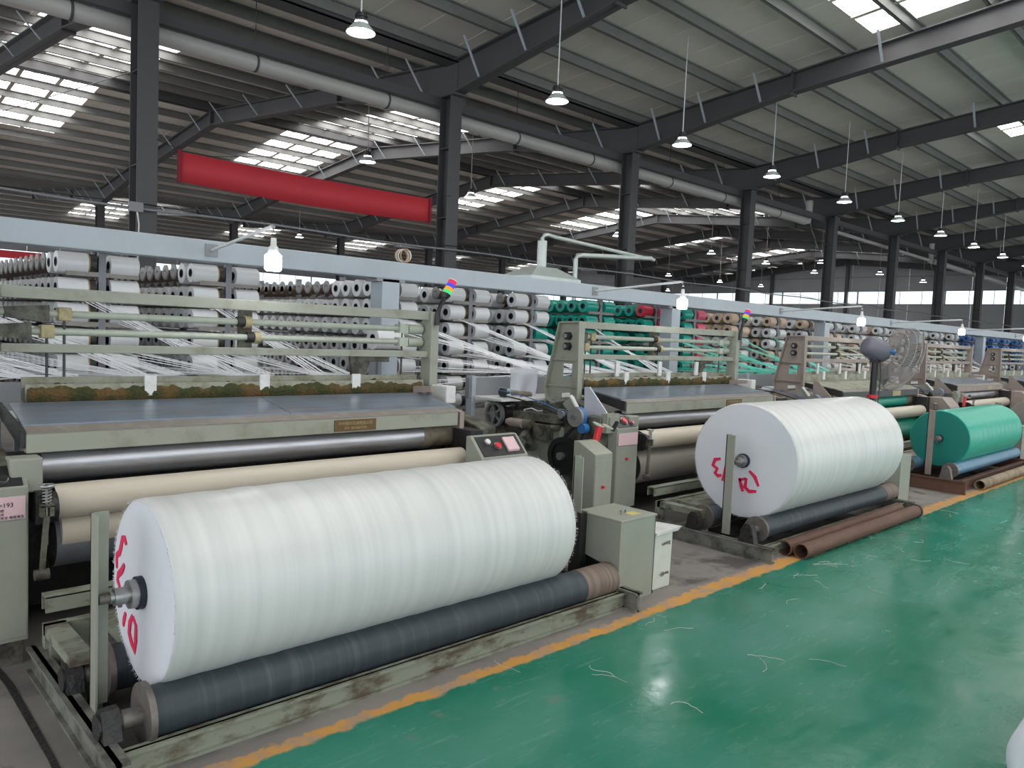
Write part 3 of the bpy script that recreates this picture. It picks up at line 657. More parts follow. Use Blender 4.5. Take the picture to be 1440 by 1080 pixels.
def gear_side(P, ox):
    # drive side at the loom's left end: casting, wheels, belt, motor
    x = .38
    MB().prism([(4.3, .15), (5.75, .3), (5.75, .78), (5.4, .95), (4.95, .95), (4.3, 1.0)], 'x', .42, .6).build('gear_case', GREASY, P, bevel=.012)
    MB().prism([(4.72, .52), (5.3, .3), (5.3, .7), (4.9, .88), (4.72, .86)], 'x', .36, .42).build('gear_cover', GREEN2, P, bevel=.01)
    w_ = MB().ring((x - .1, 4.62, .62), (x - .04, 4.62, .62), .12, .17, 32).cyl((x - .085, 4.62, .62), (x - .05, 4.62, .62), .125, 32).build('drive_wheel', BELT, P, label='large black drive wheel')
    MB().cyl((x - .13, 4.62, .62), (x - .04, 4.62, .62), .035, 16).build('hub', STEEL, w_)
    w_ = MB().cyl((x - .08, 4.5, .985), (x - .05, 4.5, .985), .088, 32).build('pulley', DISC, P, label='pale grey pulley with blue rim')
    MB().cyl((x - .05, 4.5, .985), (x - .01, 4.5, .985), .09, 32).cyl((x - .06, 4.43, .89), (x - .0, 4.43, .89), .045, 24).build('rim', BLUEP, w_)
    MB().cyl((x - .1, 4.5, .985), (x - .08, 4.5, .985), .022, 12).build('hub', STEEL, w_)
    MB().bar((x - .03, 4.5, .93), (x - .05, 4.72, .70), .03, .012, (1, 0, 0)).bar((x - .03, 4.42, .93), (x - .05, 4.45, .66), .03, .012, (1, 0, 0)).build('belt', BLACK, P)
    w_ = MB().cyl((x - .06, 4.69, .985), (x - .03, 4.69, .985), .036, 20).build('small_pulley', DISC, P)
    MB().cyl((x - .03, 4.69, .985), (x + .02, 4.69, .985), .042, 20).build('rim', BLACK, w_)
    w_ = MB().ring((x - .1, 5.55, .9), (x - .06, 5.55, .9), .1, .125, 32).build('spoked_wheel', DISC, P, label='grey spoked hand wheel')
    q = MB().cyl((x - .11, 5.55, .9), (x - .04, 5.55, .9), .035, 16)
    for k in range(5):
        a = k * 2 * PI / 5; q.bar((x - .08, 5.55, .9), (x - .08, 5.55 + .105 * math.cos(a), .9 + .105 * math.sin(a)), .025, .02, (1, 0, 0))
    q.build('spoke', DISC, w_)
    MB().cyl((x - .04, 5.53, .9), (x + .04, 5.53, .9), .115, 28).build('rear_wheel', GREASE, P)
    for z, y in ((1.12, 5.49), (1.03, 5.47)):
        w_ = MB().cyl((x - .06, y, z), (x + .02, y, z), .042, 20).build('feed_roller', BLACK, P)
        MB().cyl((x + .02, y, z), (x + .35, y - .0, z - .03), .025, 12).build('feed_shaft', RUSTEND, w_)
    MB().box(x - .02, x + .03, 5.45, 5.56, .98, 1.16).build('feed_bracket', BEAMB, P)
    # valve gear and greasy castings
    m_ = MB()
    rs = random.Random(5)
    m_.box(.28, .42, 4.72, 5.2, .9, .97).cyl((.26, 5.2, .86), (.26, 4.98, .86), .045, 14).box(.24, .36, 4.8, 4.95, .74, .88).cyl((.22, 4.85, .83), (.36, 4.85, .83), .05, 14).cyl((.22, 4.74, .86), (.36, 4.74, .86), .03, 12)
    m_.cyl((.2, 5.03, .78), (.3, 5.03, .70), .035, 12)
    m_.build('cam_casting', GREASY, P)
    MB().cyl((.24, 5.26, .86), (.24, 5.08, .86), .042, 16).cyl((.24, 5.3, .86), (.24, 5.26, .86), .03, 12).build('valve', PINKG, P)
    MB().bar((.26, 5.02, .86), (.26, 5.0, .66), .05, .04).cyl((.22, 4.99, .66), (.3, 4.99, .66), .045, 18).build('rocker', GREASY, P)
    MB().cyl((.215, 4.99, .66), (.225, 4.99, .66), .028, 14).build('bolt', BLACK, P)
    for k in range(3):
        pts = [(.3 + .03 * k, 5.5 - .9 * t, 1.14 - .05 * k - .14 * t + .03 * math.sin(PI * t)) for t in [i / 10 for i in range(11)]]
        MB().tube(pts, .007 if k else .004, 6).build('hose', BLACK if k else BLUEP, P)
    MB().tube([(.3, 5.1, .93), (.28, 5.12, .99), (.3, 5.04, 1.01), (.32, 4.98, .99), (.3, 4.9, 1.0)], .006, 6).build('hose', WHITEP, P)
    # foot of side plate and crank lever
    MB().prism([(4.86, 1.0), (4.98, 1.0), (5.0, .93), (4.8, .93)], 'x', .60, .77).build('plate_foot', GREEN2, P)
    MB().prism([(4.78, 1.14), (4.88, 1.06), (4.74, .94), (4.68, .98)], 'x', .55, .6).build('plate_lug', GREEN2, P)
    MB().tube([(.55, 4.78, 1.14), (.52, 4.62, .99), (.52, 4.55, .86)], .02, 8).cyl((.5, 4.53, .83), (.57, 4.53, .83), .035, 16).build('crank_lever', WHITEP, P)
    # wheel bracket, rings, red handle near the cabinets
    MB().box(.45, .62, 4.25, 4.32, .86, 1.03).box(.47, .6, 4.23, 4.25, .93, 1.0).build('switch_box', GREEN2, P)
    rg = MB().torus((.06, 4.02, .985), (.25, -.3, 1), .043, .009, 20, 6).torus((.155, 4.0, .965), (.25, -.3, 1), .043, .009, 20, 6).build('ring_handle', RODG, P)
    MB().hexa([(-.02, 3.98, .82), (.02, 3.98, .82), (.02, 4.02, .82), (-.02, 4.02, .82)], [(.03, 3.98, .985), (.085, 3.98, .985), (.085, 4.02, .985), (.03, 4.02, .985)]).build('red_lever', RED, P, bevel=.006)
    MB().bar((.22, 4.0, .93), (.28, 4.0, 1.0), .03, .02).build('black_grip', BLACK, P)
    # hanging plastic bag
    m_ = MB(); n = 8; vs = []
    for j in range(n + 1):
        for i in range(n + 1):
            u = i / n; v = j / n
            vs.append((.44 + .40 * u * (1 - .25 * v) + .04 * v, 5.5 + .03 * math.sin(u * 9 + v * 3) * v, 1.35 - .30 * v))
    m_.add(vs, [(j * (n + 1) + i, j * (n + 1) + i + 1, (j + 1) * (n + 1) + i + 1, (j + 1) * (n + 1) + i) for j in range(n) for i in range(n)], True)
    if ox < 6: m_.build('plastic_bag', BAG, P, label='translucent plastic bag hanging on the back rail')

looms = []
OFF = [0, 4.76, 9.42, 14.15, 18.85, 23.5, 28.2, 32.9, 37.6, 42.3, 47.0]
names = ['nearest', 'second', 'third', 'fourth', 'fifth', 'sixth', 'seventh', 'eighth', 'ninth', 'tenth', 'eleventh']
L1 = build_loom(OFF[0], 'nearest weaving loom, pale green, behind the large white roll at left', lowcloth=DKCLOTH)
L2 = build_loom(OFF[1], 'second loom, pale green, with taupe cloth roller behind the second white roll', rnd=9)
gear_side(L2, OFF[1])
L3 = build_loom(OFF[2], 'third loom, pinkish grey side plate and green cloth on its rollers', paint=PINKG, roller=TEAL, lowcloth=TEAL, cover=MOSSBASE, moss=False, beam=DKMETAL)
gear_side(L3, OFF[2])
L4 = build_loom(OFF[3], 'fourth loom, pinkish grey, behind the green cloth roll', paint=PINKG, lowcloth=TAUPE, moss=False, rnd=4)
gear_side(L4, OFF[3])
L5 = build_loom(OFF[4], 'fifth loom, pinkish grey, at the right edge beside blue cloth', paint=PINKG, lowcloth=BLUER, roller=BLUER, moss=False, detail=1)
def copy_tree(o, parent=None):
    c = o.copy(); C.objects.link(c)
    if parent: c.parent = parent
    for ch in o.children: copy_tree(ch, c)
    return c
for k in range(5, 11):
    c = copy_tree(L4); c.location = (OFF[k], 0, 0); c['label'] = '%s loom along the row, small and mostly hidden at the right edge' % names[k]; c['group'] = 'distant looms'

# ------------------------------------------------------------------ control cabinets
def sloped_cab(name, x0, x1, y0, y1, z0, zf, zb, label, paint=GREEN2, buttons=True, sticker=True, cat='control box'):
    r = empty(name, (x0, y0, 0), label, cat)
    w_ = x1 - x0; d = y1 - y0
    MB().prism([(0, z0), (d, z0), (d, zb), (.12 if d > .25 else d * .75, zb), (0, zf)], 'x', 0, w_).build('body', paint, r, bevel=.005)
    if z0 > .05: MB().box(.02, w_ - .02, .02, d - .02, 0, z0).build('plinth', GREASY, r)
    MB().box(w_ * .02, w_ * .98, -.004, 0, z0 + .02, zf - .16 if sticker else zf - .05).build('door', paint, r, bevel=.002)
    e = .12 if d > .25 else d * .75; n = Vector((0, -(zb - zf), e)).normalized(); dirv = Vector((0, e, zb - zf))
    def on(u, v, h=.0): return Vector((u * w_, 0, zf)) + dirv * v + n * h
    if buttons:
        b = [on(.06, .06, .001), on(.94, .06, .001), on(.94, .94, .001), on(.06, .94, .001)]; t = [p + n * .005 for p in b]
        pn = MB().hexa(b, t).build('button_panel', BLACK, r)
        for u, v, mt, rr in buttons:
            p = on(u, v, .006); q = MB().cyl(p, p + n * .012, rr * 1.25, 16).build('button_ring', STEEL, pn)
            MB().cyl(p + n * .012, p + n * .022, rr, 16).build('button', mt, pn)
    if sticker:
        MB().box(.04 * w_, w_ * .96, -.008, -.005, zf - .15, zf - .04).build('notice', PINK, r, label='pink printed notice')
    k = MB().cyl((w_ * .45, -.025, z0 + (zf - z0) * .62), (w_ * .45, 0, z0 + (zf - z0) * .62), .012, 12).build('knob', RED, r)
    return r
cb = sloped_cab('control_cabinet', .48, .83, 4.2, 4.5, .12, .87, .97, 'green control cabinet with pink notice and buttons at the left edge', buttons=[(.2, .7, GREENB, .016), (.62, .75, GREENB, .018), (.3, .3, RED, .024), (.72, .3, BLACK, .018)])
textobj('notice_print', 'D=193', .03, INK, face_m((.245, -.0095, .79), (1, 0, 0), (0, 0, 1)), cb)
for zz_, s_ in ((.765, '纬密'), (.748, '机台'), (.73, '操作人员 注意安全 每班清洁')): textobj('notice_print', s_, .015, INK, face_m((.235, -.0095, zz_), (1, 0, 0), (0, 0, 1)), cb)
sloped_cab('control_cabinet', 5.30, 5.60, 4.2, 4.5, .18, .90, 1.0, 'tall green control cabinet with pink notice left of the second loom', buttons=[(.5, .5, RED, .03), (.8, .3, SPP, .015)])
sloped_cab('control_cabinet', 4.54, 4.75, 3.8, 4.03, .1, .79, .87, 'plain green cabinet with sloped top beside the second loom, left of the noticed one', buttons=None, sticker=False, cat='cabinet')
cr = sloped_cab('control_cabinet', 3.50, 3.95, 3.95, 4.13, .4, .82, .96, 'green control box with red button right of the nearest loom', buttons=[(.25, .65, WHITEP, .02), (.42, .45, RED, .024)], sticker=False)
MB().hexa([(.27, .02, .85), (.38, .02, .85), (.38, .10, .93), (.27, .10, .93)], [(.27, .015, .865), (.38, .015, .865), (.38, .095, .945), (.27, .095, .945)]).build('notice', PINK, cr)
sloped_cab('control_cabinet', 13.15, 13.6, 3.9, 4.25, .1, .84, .98, 'pinkish grey cabinet between third and fourth looms above the green roll', paint=PINKG, buttons=None, sticker=False, cat='cabinet')
sloped_cab('control_cabinet', 17.8, 18.3, 3.9, 4.25, .1, .84, .98, 'pinkish grey cabinet right of the fourth loom', paint=PINKG, buttons=None, sticker=False, cat='cabinet')

# ================================================================== TAKE-UP STANDS AND ROLLS
def stand(x0, x1, label, rz, rr, paint=FRAMEG, rmat=ROLLER, posth=.915, tp=.12, post_paint=GREEN2, px=.0):
    r = empty('take_up_stand', (x0, 0, 0), label, 'machine stand')
    W = x1 - x0
    def ibeam(m_, a0, a1, y, z0, z1, t=.05):
        m_.box(a0, a1, y, y + t, z1 - .012, z1).box(a0, a1, y, y + t, z0, z0 + .012).box(a0, a1, y + t * .35, y + t * .6, z0, z1); return m_
    ibeam(MB(), 0, W, 2.89, 0, tp - .02).build('front_beam', paint, r)
    ibeam(MB(), 0, W, 3.72, 0, tp - .02).build('rear_beam', paint, r)
    for xa, nm in ((-.07, 'side'), (W - .05, 'side')):
        MB().box(xa, xa + .07, 2.80, 4.1, tp - .012, tp).box(xa, xa + .07, 2.80, 4.1, 0, .012).box(xa + .02, xa + .04, 2.80, 4.1, 0, tp).build('side_beam', RAILG if paint is FRAMEG else paint, r)
    # guide posts for the spindle
    for xa in (px + .0, W - .1):
        MB().box(xa, xa + .008, 3.24, 3.32, tp, posth).box(xa, xa + .065, 3.312, 3.32, tp, posth).build('guide_post', post_paint, r)
    for xa in (W - .1,): MB().box(xa - .003, xa + .07, 3.235, 3.325, tp, .55).build('grease_coat', GREASE, r)
    # drum rollers
    for y in (3.03, 3.53):
        xr1 = W + .0
        d = MB().cyl((.13, y, rz), (xr1 - .35, y, rz), rr, 32).build('drum_roller', rmat, r)
        MB().cyl((xr1 - .35, y, rz), (xr1 - .05, y, rz), rr * 1.01, 32).build('bare_end', ROLLRUST if rmat is ROLLER else rmat, d)
        MB().cyl((.105, y, rz), (.13, y, rz), rr * 1.22, 32).build('flange', STEELFLG, d)
        MB().cyl((-.03, y, rz), (.105, y, rz), rr * .38, 20).build('axle', STEELFLG, d); MB().cyl((xr1 - .05, y, rz), (xr1 + .0, y, rz), rr * .38, 20).build('axle', STEELFLG, d)
        b = MB().prism([(y - .07, tp), (y + .07, tp), (y + .045, rz + .03), (y + .02, rz + .062), (y - .02, rz + .062), (y - .045, rz + .03)], 'x', -.045, .02)
        b.cyl((-.055, y, rz), (.03, y, rz), .048, 20).build('bearing_block', GREASE if rmat is ROLLER else STEELFLG, r)
    return r
stand(.87, 3.85, 'low green-painted steel stand with dark rollers under the nearest white roll', .165, .1)
stand(5.57, 8.55, 'low steel stand with dark rollers under the second white roll', .205, .085, posth=.945, px=.06)
stand(10.28, 13.35, 'low dark stand with blue rollers under the green roll', .25, .078, paint=RUST, rmat=BLUER, posth=.975, post_paint=PINKG, px=.1, tp=.16)
stand(15.0, 18.0, 'low stand under the grey roll at the right edge', .25, .08, paint=RUST, rmat=ROLLER, posth=.95, post_paint=PINKG, px=.1, tp=.16)

def fabric_roll(x0, x1, y, z, R, label, body, end, hub=.065, fringe=True, cat='cloth roll'):
    r = empty('cloth_roll', (x0, y, z), label, cat)
    L = x1 - x0; rs = random.Random(int(x0 * 10))
    prof = [(.0, R - .012), (.008, R - .002), (.03, R)]
    n = 60
    for i in range(n + 1):
        t = .04 + (L - .08) * i / n; prof.append((t, R + .0012 * math.sin(t * 31) + rs.uniform(-.0012, .0012)))
    prof += [(L - .03, R), (L - .008, R - .002), (L, R - .012)]
    MB().lathe((0, 0, 0), (1, 0, 0), prof, 96).build('cloth', body, r)
    for xx, s_ in ((0, -1), (L, 1)):
        pr = [(0, R - .012), (.003 * s_, R * .8), (.0, R * .6), (.004 * s_, R * .35), (0, .05)]
        MB().lathe((xx, 0, 0), (1, 0, 0), pr, 64).build('roll_end', end, r)
    if fringe:
        m_ = MB()
        for xx, s_ in ((0, -1), (L, 1)):
            for k in range(900):
                a = rs.uniform(0, 2 * PI); rr = R - rs.uniform(0, .03); ln = rs.uniform(.004, .012); a2 = a + rs.uniform(-.02, .02)
                p = Vector((xx, rr * math.cos(a), rr * math.sin(a))); q = Vector((xx + s_ * ln * rs.uniform(.2, .8), (rr + ln) * math.cos(a2), (rr + ln) * math.sin(a2)))
                s2 = Vector((0, -math.sin(a), math.cos(a))) * .0015
                m_.add([p - s2, p + s2, q], [(0, 1, 2)])
        m_.build('frayed_edge', end, r, kind='stuff')
    # steel hub and spindle at the near end
    h = MB().cyl((-.025, 0, 0), (.0, 0, 0), hub, 32).build('core_rim', CORE, r)
    MB().cyl((-.055, 0, 0), (-.02, 0, 0), hub * .86, 32).cyl((-.11, 0, 0), (-.055, 0, 0), hub * .52, 24).cyl((-.125, 0, 0), (-.11, 0, 0), hub * .36, 20).build('hub', STEEL, h)
    MB().cyl((-.165, 0, 0), (-.12, 0, 0), .02, 14).cyl((-.085, 0, -.045), (-.085, 0, -.02), .009, 8).build('spindle', STEELFLG, h)
    return r
def strokes(r, pts3, w_, x):
    # red marker strokes on the end face: flat ribbons in y-z plane just proud of the face
    for pl in pts3:
        m_ = MB(); vs = []; k = len(pl)
        P = [Vector((x, a, b)) for a, b in pl]
        for i, p in enumerate(P):
            d = (P[min(i + 1, k - 1)] - P[max(i - 1, 0)]).normalized(); nrm = Vector((0, -d.z, d.y)) * w_ * (.65 if i in (0, k - 1) else 1.)
            vs += [p + nrm, p - nrm]
        m_.add(vs, [(2 * i, 2 * i + 1, 2 * i + 3, 2 * i + 2) for i in range(k - 1)])
        o = m_.build('red_writing', REDINK, r); s_ = o.modifiers.new('s', 'SOLIDIFY'); s_.thickness = .002
def face_pt(px, py, X):   # photograph measurement on the plane x = X
    d = R_ * ((px - 720) / 1075) - U_ * ((py - 540) / 1075) + F_
    t = X / d.x; return d.y * t, 1.7 + d.z * t
def marks(r, X, y, z, polys, w_):
    strokes(r, [[(face_pt(a, b, X)[0] - y, face_pt(a, b, X)[1] - z) for a, b in pl] for pl in polys], w_, -.004)
R1 = fabric_roll(1.055, 3.325, 3.28, .565, .386, 'largest white woven cloth roll in the left foreground, red scrawl on its end', WROLL, WEND, .068)
marks(R1, 1.05, 3.28, .565, [[(177, 766), (175, 757), (172, 757), (170, 768), (168, 777), (164, 781), (164, 790), (164, 799)],
    [(174, 794), (171, 802), (166, 808), (165, 815), (168, 826)], [(176, 862), (174, 872), (173, 880)],
    [(186, 866), (182, 876), (181, 890), (184, 902), (189, 916), (190, 900), (191, 880), (187, 868)]], .015)
R2 = fabric_roll(5.86, 8.11, 3.28, .713, .486, 'second white cloth roll, mid-picture, red digits on its end face', WROLL, WEND, .06)
marks(R2, 5.86, 3.28, .713, [[(1014, 645), (1006, 646), (1003, 654), (1009, 659), (1006, 665), (1010, 669), (1015, 668)], [(1022, 651), (1020, 664), (1017, 675), (1024, 677)],
    [(1040, 672), (1043, 684), (1045, 691)], [(1040, 675), (1049, 673)], [(1050, 672), (1048, 685), (1054, 691), (1064, 691)], [(1054, 662), (1062, 671), (1067, 684)], [(1019, 681), (1023, 684)]], .017)
R3 = fabric_roll(10.73, 13.15, 3.28, .593, .361, 'glossy green cloth roll at the right with a pinkish post before it', GROLL, TEALEND, .05, fringe=False)
fabric_roll(15.3, 17.6, 3.28, .6, .36, 'pale grey cloth roll just showing at the right edge', roll_mat('grey_cloth', (.35, .33, .31), (.3, .28, .27)), TAUPE, .05, fringe=False)

# drive boxes
def drive_box(x, y, w_, d, h, label, mt=GREEN2, dark=True):
    r = empty('drive_box', (x, y, 0), label, 'machine box')
    m_ = MB()
    t = .012
    m_.box(0, w_, 0, t, 0, h)                     # front
    m_.box(w_ - t, w_, 0, d, 0, h).box(0, w_, d - t, d, 0, h)
    m_.hexa([(0, t, .22), (t, t, .22), (t, d, .28), (0, d, .28)], [(0, t, h), (t, t, h), (t, d, h), (0, d, h)])
    m_.box(0, t, d * .8, d, 0, .28)
    m_.build('housing', mt, r, bevel=.003)
    MB().box(-.006, w_ + .006, -.006, d + .006, h, h + .014).build('lid', mt, r, bevel=.004)
    MB().box(.05, w_ - .05, .05, d - .05, .02, h - .06).build('gearing', GREASE, r)
    MB().tube([(w_ * .35, d * .3, h + .014), (w_ * .37, d * .32, h + .04), (w_ * .55, d * .36, h + .04), (w_ * .57, d * .38, h + .014)], .006, 6).build('lid_handle', STEEL, r)
    MB().box(w_ * .5, w_ * .75, d * .15, d * .35, h + .0145, h + .016).build('sticker', YELLOWT, r)
    return r
drive_box(3.81, 2.95, .37, .36, .535, 'pale green box with flat lid at the right end of the nearest stand')
drive_box(8.6, 2.98, .3, .33, .56, 'pale green box at the right end of the second stand')
drive_box(13.45, 2.98, .35, .33, .62, 'pinkish grey box at the right end of the green roll', mt=PINKG)
r = empty('white_carton', (4.235, 2.99, 0), 'grubby white carton with black print behind the green lidded box', 'carton')
MB().hexa([(0, 0, 0), (.2, 0, 0), (.2, .26, 0), (0, .26, 0)], [(-.0, -.005, .38), (.21, 0, .38), (.21, .27, .38), (0, .26, .38)]).build('body', CARTON, r, bevel=.006)
MB().hexa([(-.01, -.02, .385), (.24, -.02, .385), (.24, .28, .385), (-.01, .28, .385)], [(-.01, -.02, .40), (.27, -.03, .415), (.25, .28, .40), (-.01, .28, .40)]).build('flap', WHITEP, r)
textobj('carton_print', '·uming', .04, INK, face_m((.12, -.009, .315), (1, 0, .08), (0, 0, 1)), r)
textobj('carton_print', '···ᐧming', .03, INK, face_m((.12, -.004, .10), (1, 0, .08), (0, 0, 1)), r)
MB().box(.0, .35, 2.96, 3.25, 0, .025).build('oil_tray', GREASE, tag(empty('oil_tray', (3.85, 0, 0), 'greasy black tray under the box and carton', 'tray'), 'greasy black tray under the box and carton', 'tray')).location = (0, 0, 0)

# loose pipes
def pipe(x0, x1, y0, y1, r_, label, mt, z=None, flange=False):
    z = z or r_
    r = empty('steel_pipe', (x0, y0, z), label, 'pipe', None)
    MB().ring((0, 0, 0), (x1 - x0, y1 - y0, 0), r_ * .86, r_, 28).build('tube', mt, r)
    MB().cyl((.3, (y1 - y0) * .1, 0), (.31, (y1 - y0) * .1, 0), r_ * .86, 20).build('inner_plug', GREASE, r)
    if flange: MB().ring((x1 - x0 - .03, y1 - y0, 0), (x1 - x0, y1 - y0, 0), r_ * .4, r_ * 1.12, 24).build('flange', GREASE, r)
pipe(5.86, 8.40, 2.73, 2.73, .062, 'rusty brown steel pipe on the floor, front one of two', RUST, flange=True)
pipe(5.84, 8.30, 2.862 - .0, 2.862, .062, 'rusty brown steel pipe on the floor against the stand, back one of two', RUST)
pipe(10.8, 14.2, 2.80, 2.80, .062, 'paint-splashed rusty pipe lying before the green roll', RUST2)

# bale of white cloth at lower right corner
r = empty('white_bale', (3.3, .50, 0), 'white plastic-wrapped bale at the lower right corner', 'bale')
MB().lathe((0.0, 0, .2), (1, .03, 0), [(0, .001), (.0, .16), (.03, .2), (.6, .205), (1.6, .2), (1.63, .16), (1.63, .001)], 40).build('wrapped_cloth', WEND, r)

# ================================================================== FAN
r = empty('pedestal_fan', (9.36, 3.62, 0), 'dark pedestal fan with purple-grey motor between the second roll and third loom', 'fan')
MB().cyl((0, 0, 0), (0, 0, .04), .28, 32).build('foot', BLACK, r)
MB().cyl((0, 0, .04), (0, 0, 1.1), .05, 20).cyl((0, 0, 1.1), (0, 0, 1.58), .038, 20).build('pole', BLACK, r)
MB().cyl((0, 0, 1.12), (0, 0, 1.16), .06, 20).build('clamp_ring', RED, r)
ax = Vector((.74, -.58, -.36)).normalized(); c0 = Vector((0, 0, 1.70))
MB().lathe(c0 - ax * .16, ax, [(0, .001), (0, .07), (.03, .115), (.1, .13), (.26, .125), (.30, .10), (.32, .001)], 28).build('motor', FAN, r)
MB().box(-.04, .05, -.05, .05, 1.54, 1.62).build('tilt_joint', BLACK, r)
MB().cyl(c0 + ax * .02 + Vector((0, -.132, .0)), c0 + ax * .1 + Vector((0, -.137, 0)), .02, 8).box(.02, .14, -.14, -.125, 1.66, 1.71).build('badge', BLUEP, r)
g = MB(); cg = c0 + ax * .30; Rf = .40
for dd, RR in ((-.10, .30), (-.05, .37), (0, Rf), (.06, .37), (.10, .28), (.115, .14)): g.torus(cg + ax * dd, ax, RR, .0045, 40, 4)
a1 = ax.cross(Vector((0, 0, 1))).normalized(); a2 = a1.cross(ax).normalized()
for k in range(84):
    e = a1 * math.cos(2 * PI * k / 84) + a2 * math.sin(2 * PI * k / 84)
    g.tube([cg - ax * .12 + e * .12, cg - ax * .10 + e * .30, cg - ax * .04 + e * .38, cg + e * Rf, cg + ax * .06 + e * .37, cg + ax * .10 + e * .28, cg + ax * .12 + e * .05],   .0026, 3)
g.build('wire_guard', WIRE, r)
bl = MB()
for k in range(3):
    t0 = 2 * PI * k / 3; vs = []
    for i in range(7):
        for j in range(5):
            rr = .06 + .29 * i / 6; aa = t0 + (j / 4 - .5) * (.9 - .3 * i / 6); e = a1 * math.cos(aa) + a2 * math.sin(aa)
            vs.append(cg + e * rr + ax * (.05 * (j / 4 - .5)))
    bl.add(vs, [(i * 5 + j, i * 5 + j + 1, (i + 1) * 5 + j + 1, (i + 1) * 5 + j) for i in range(6) for j in range(4)], True)
bl.build('blade', DISC, r)
MB().tube([(0, -.05, 1.6), (-.06, -.1, 1.4), (-.05, -.08, .9), (0, -.06, .3)], .006, 6).build('power_cord', BLACK, r)

# ================================================================== DUCT AND HOOD
r = empty('exhaust_hood', (9.72, 9.6, 2.62), 'galvanised exhaust hood with ribbed duct above the racks, centre', 'hood')
MB().hexa([(-.62, -.4, 0), (.62, -.4, 0), (.62, .4, 0), (-.62, .4, 0)], [(-.62, -.4, .08), (.62, -.4, .08), (.62, .4, .08), (-.62, .4, .08)]).hexa([(-.62, -.4, .08), (.62, -.4, .08), (.62, .4, .08), (-.62, .4, .08)], [(-.25, -.15, .27), (.25, -.15, .27), (.25, .15, .27), (-.25, .15, .27)]).build('canopy', GALV, r)
m_ = MB(); pr = []
for i in range(27): pr.append((.27 + i * .018, .09 if i % 2 else .082))
m_.lathe((0, 0, 0), (0, 0, 1), pr, 20).build('ribbed_duct', GALV, r)
MB().tube([(0, 0, .72), (0, 0, .78), (.04, 0, .84), (.12, 0, .86), (.3, 0, .84), (3.3, 0, .72)], .035, 12).build('duct_elbow', GALV, r)
r = empty('exhaust_duct', (10.62, 9.6, 2.2), 'thin galvanised duct rising beside the hood and turning right', 'duct')
MB().tube([(0, 0, 0), (0, 0, .92), (.04, 0, .99), (.15, 0, 1.01), (2.3, 0, 1.16)], .045, 12).build('duct', GALV, r)

# ================================================================== YARN RACKS (CREELS) AND SPOOLS
ROWZ = [2.09, 1.90, 1.71, 1.515, 1.32, 1.13, .94]
SPC = .2; SR = .084
def spool_meshes(mt, r_=SR, L=.205, n=20):
    body = MB().ring((0, 0, 0), (L, 0, 0), .036, r_, n).mesh('yarn_spool', mt)
    return body
CORE_ME = MB().ring((-.004, 0, 0), (.21, 0, 0), .030, .0375, 16).cyl((.02, 0, 0), (.21, 0, 0), .030, 12).mesh('core', CORE)
FLG_L = MB().cyl((.206, 0, 0), (.214, 0, 0), SR + .002, 20).mesh('core_flange', CORET)
FLG_D = MB().cyl((.214, 0, 0), (.26, 0, 0), SR * .98, 20).mesh('holder_disc', GREASE)
SPM = {k: spool_meshes(m_) for k, m_ in (('white', SPW), ('green', SPG), ('red', SPR), ('pink', SPP), ('tan', SPT), ('blue', SPB))}
BARE = MB().ring((.0, 0, 0), (.2, 0, 0), .030, .045, 16).mesh('bobbin', CORER)
BARE_D = MB().cyl((.0, 0, .02), (.012, 0, .02), .066, 16).mesh('bobbin_disc', DISC); BARE_E = MB().cyl((.19, 0, 0), (.205, 0, 0), .078, 16).mesh('bobbin_disc', DISC)
MATIX = [SPW, SPG, SPR, SPP, SPT, SPB, CORE, CORER, DISC, CORET]
KIX = {'white': 0, 'green': 1, 'red': 2, 'pink': 3, 'tan': 4, 'blue': 5}
rest = MB()
racks = []
FX = [.78 - 1.02, .78, 1.79, 2.78, 4.50, 5.5, 6.46, 7.72, 8.92, 9.9, 11.2, 12.45, 13.65, 14.7, 15.9, 17.1]
x = 18.4
while x < 50: FX += [x, x + 1.05, x + 2.2, x + 3.35]; x += 4.72
def colour(fi, side, row, col):
    x = FX[fi]
    if x < 7: 
        if x > 6 and side == 1 and row == 2: return 'green'
        return 'white'
    if x < 8:
        if side == -1 and row < 2 and col > 8: return 'white'
        if side == -1 and row == 1 and col == 6: return 'red'
        return 'green'
    if x < 9: return 'red' if (side == -1 and row == 0 and col == 0) else ('pink' if side == 1 and row < 2 and col == 0 else 'green')
    if x < 10: return ('pink' if side == 1 and col == 0 else 'green')
    if x < 11.5: return 'tan' if row < 2 else 'white'
    if x < 14: return 'white' if (row + col) % 3 else 'tan'
    if 22.5 < x < 31: return 'blue' if row < 4 else 'white'
    return 'tan' if (row * 3 + col + fi) % 4 == 0 else 'white'
cands = []
camp = Vector((0, 0, 1.7))
for fi, x in enumerate(FX):
    ncol = 20 if x < 6 else (16 if x < 12 else (8 if x < 20 else 5))
    for row in range(7 if x < 9 else 5):
        for c in range(ncol):
            y = 6.52 + SPC * c
            for side in (-1, 1):
                bare = (row == 0 and c >= 2 and x < 3.5) or (row == 0 and c >= 4 and x < 5) or (row == 0 and 5 < x < 7 and c % 3 == 1)
                if x in (8.92,) and row > 1 and c < 2: continue
                if side == 1 and bare and x < 3.5 and False: continue
                xs = x - .33 if side == -1 else x + .03
                p = Vector((xs + .1, y, ROWZ[row]))
                d = (p - camp); dep = d.dot(F_); ix = 720 + 1075 * d.dot(R_) / dep; iy = 540 - 1075 * d.dot(U_) / dep
                vis = dep > 0 and -20 < ix < 1460 and iy < 545
                score = dep + (0 if vis else 100) + (c * .25 if side == -1 else c * 2.5)
                cands.append((score, fi, side, row, c, bare, p, xs))
cands.sort(key=lambda t: t[0])
rown = ['top', 'second', 'third', 'fourth', 'fifth', 'sixth', 'bottom']
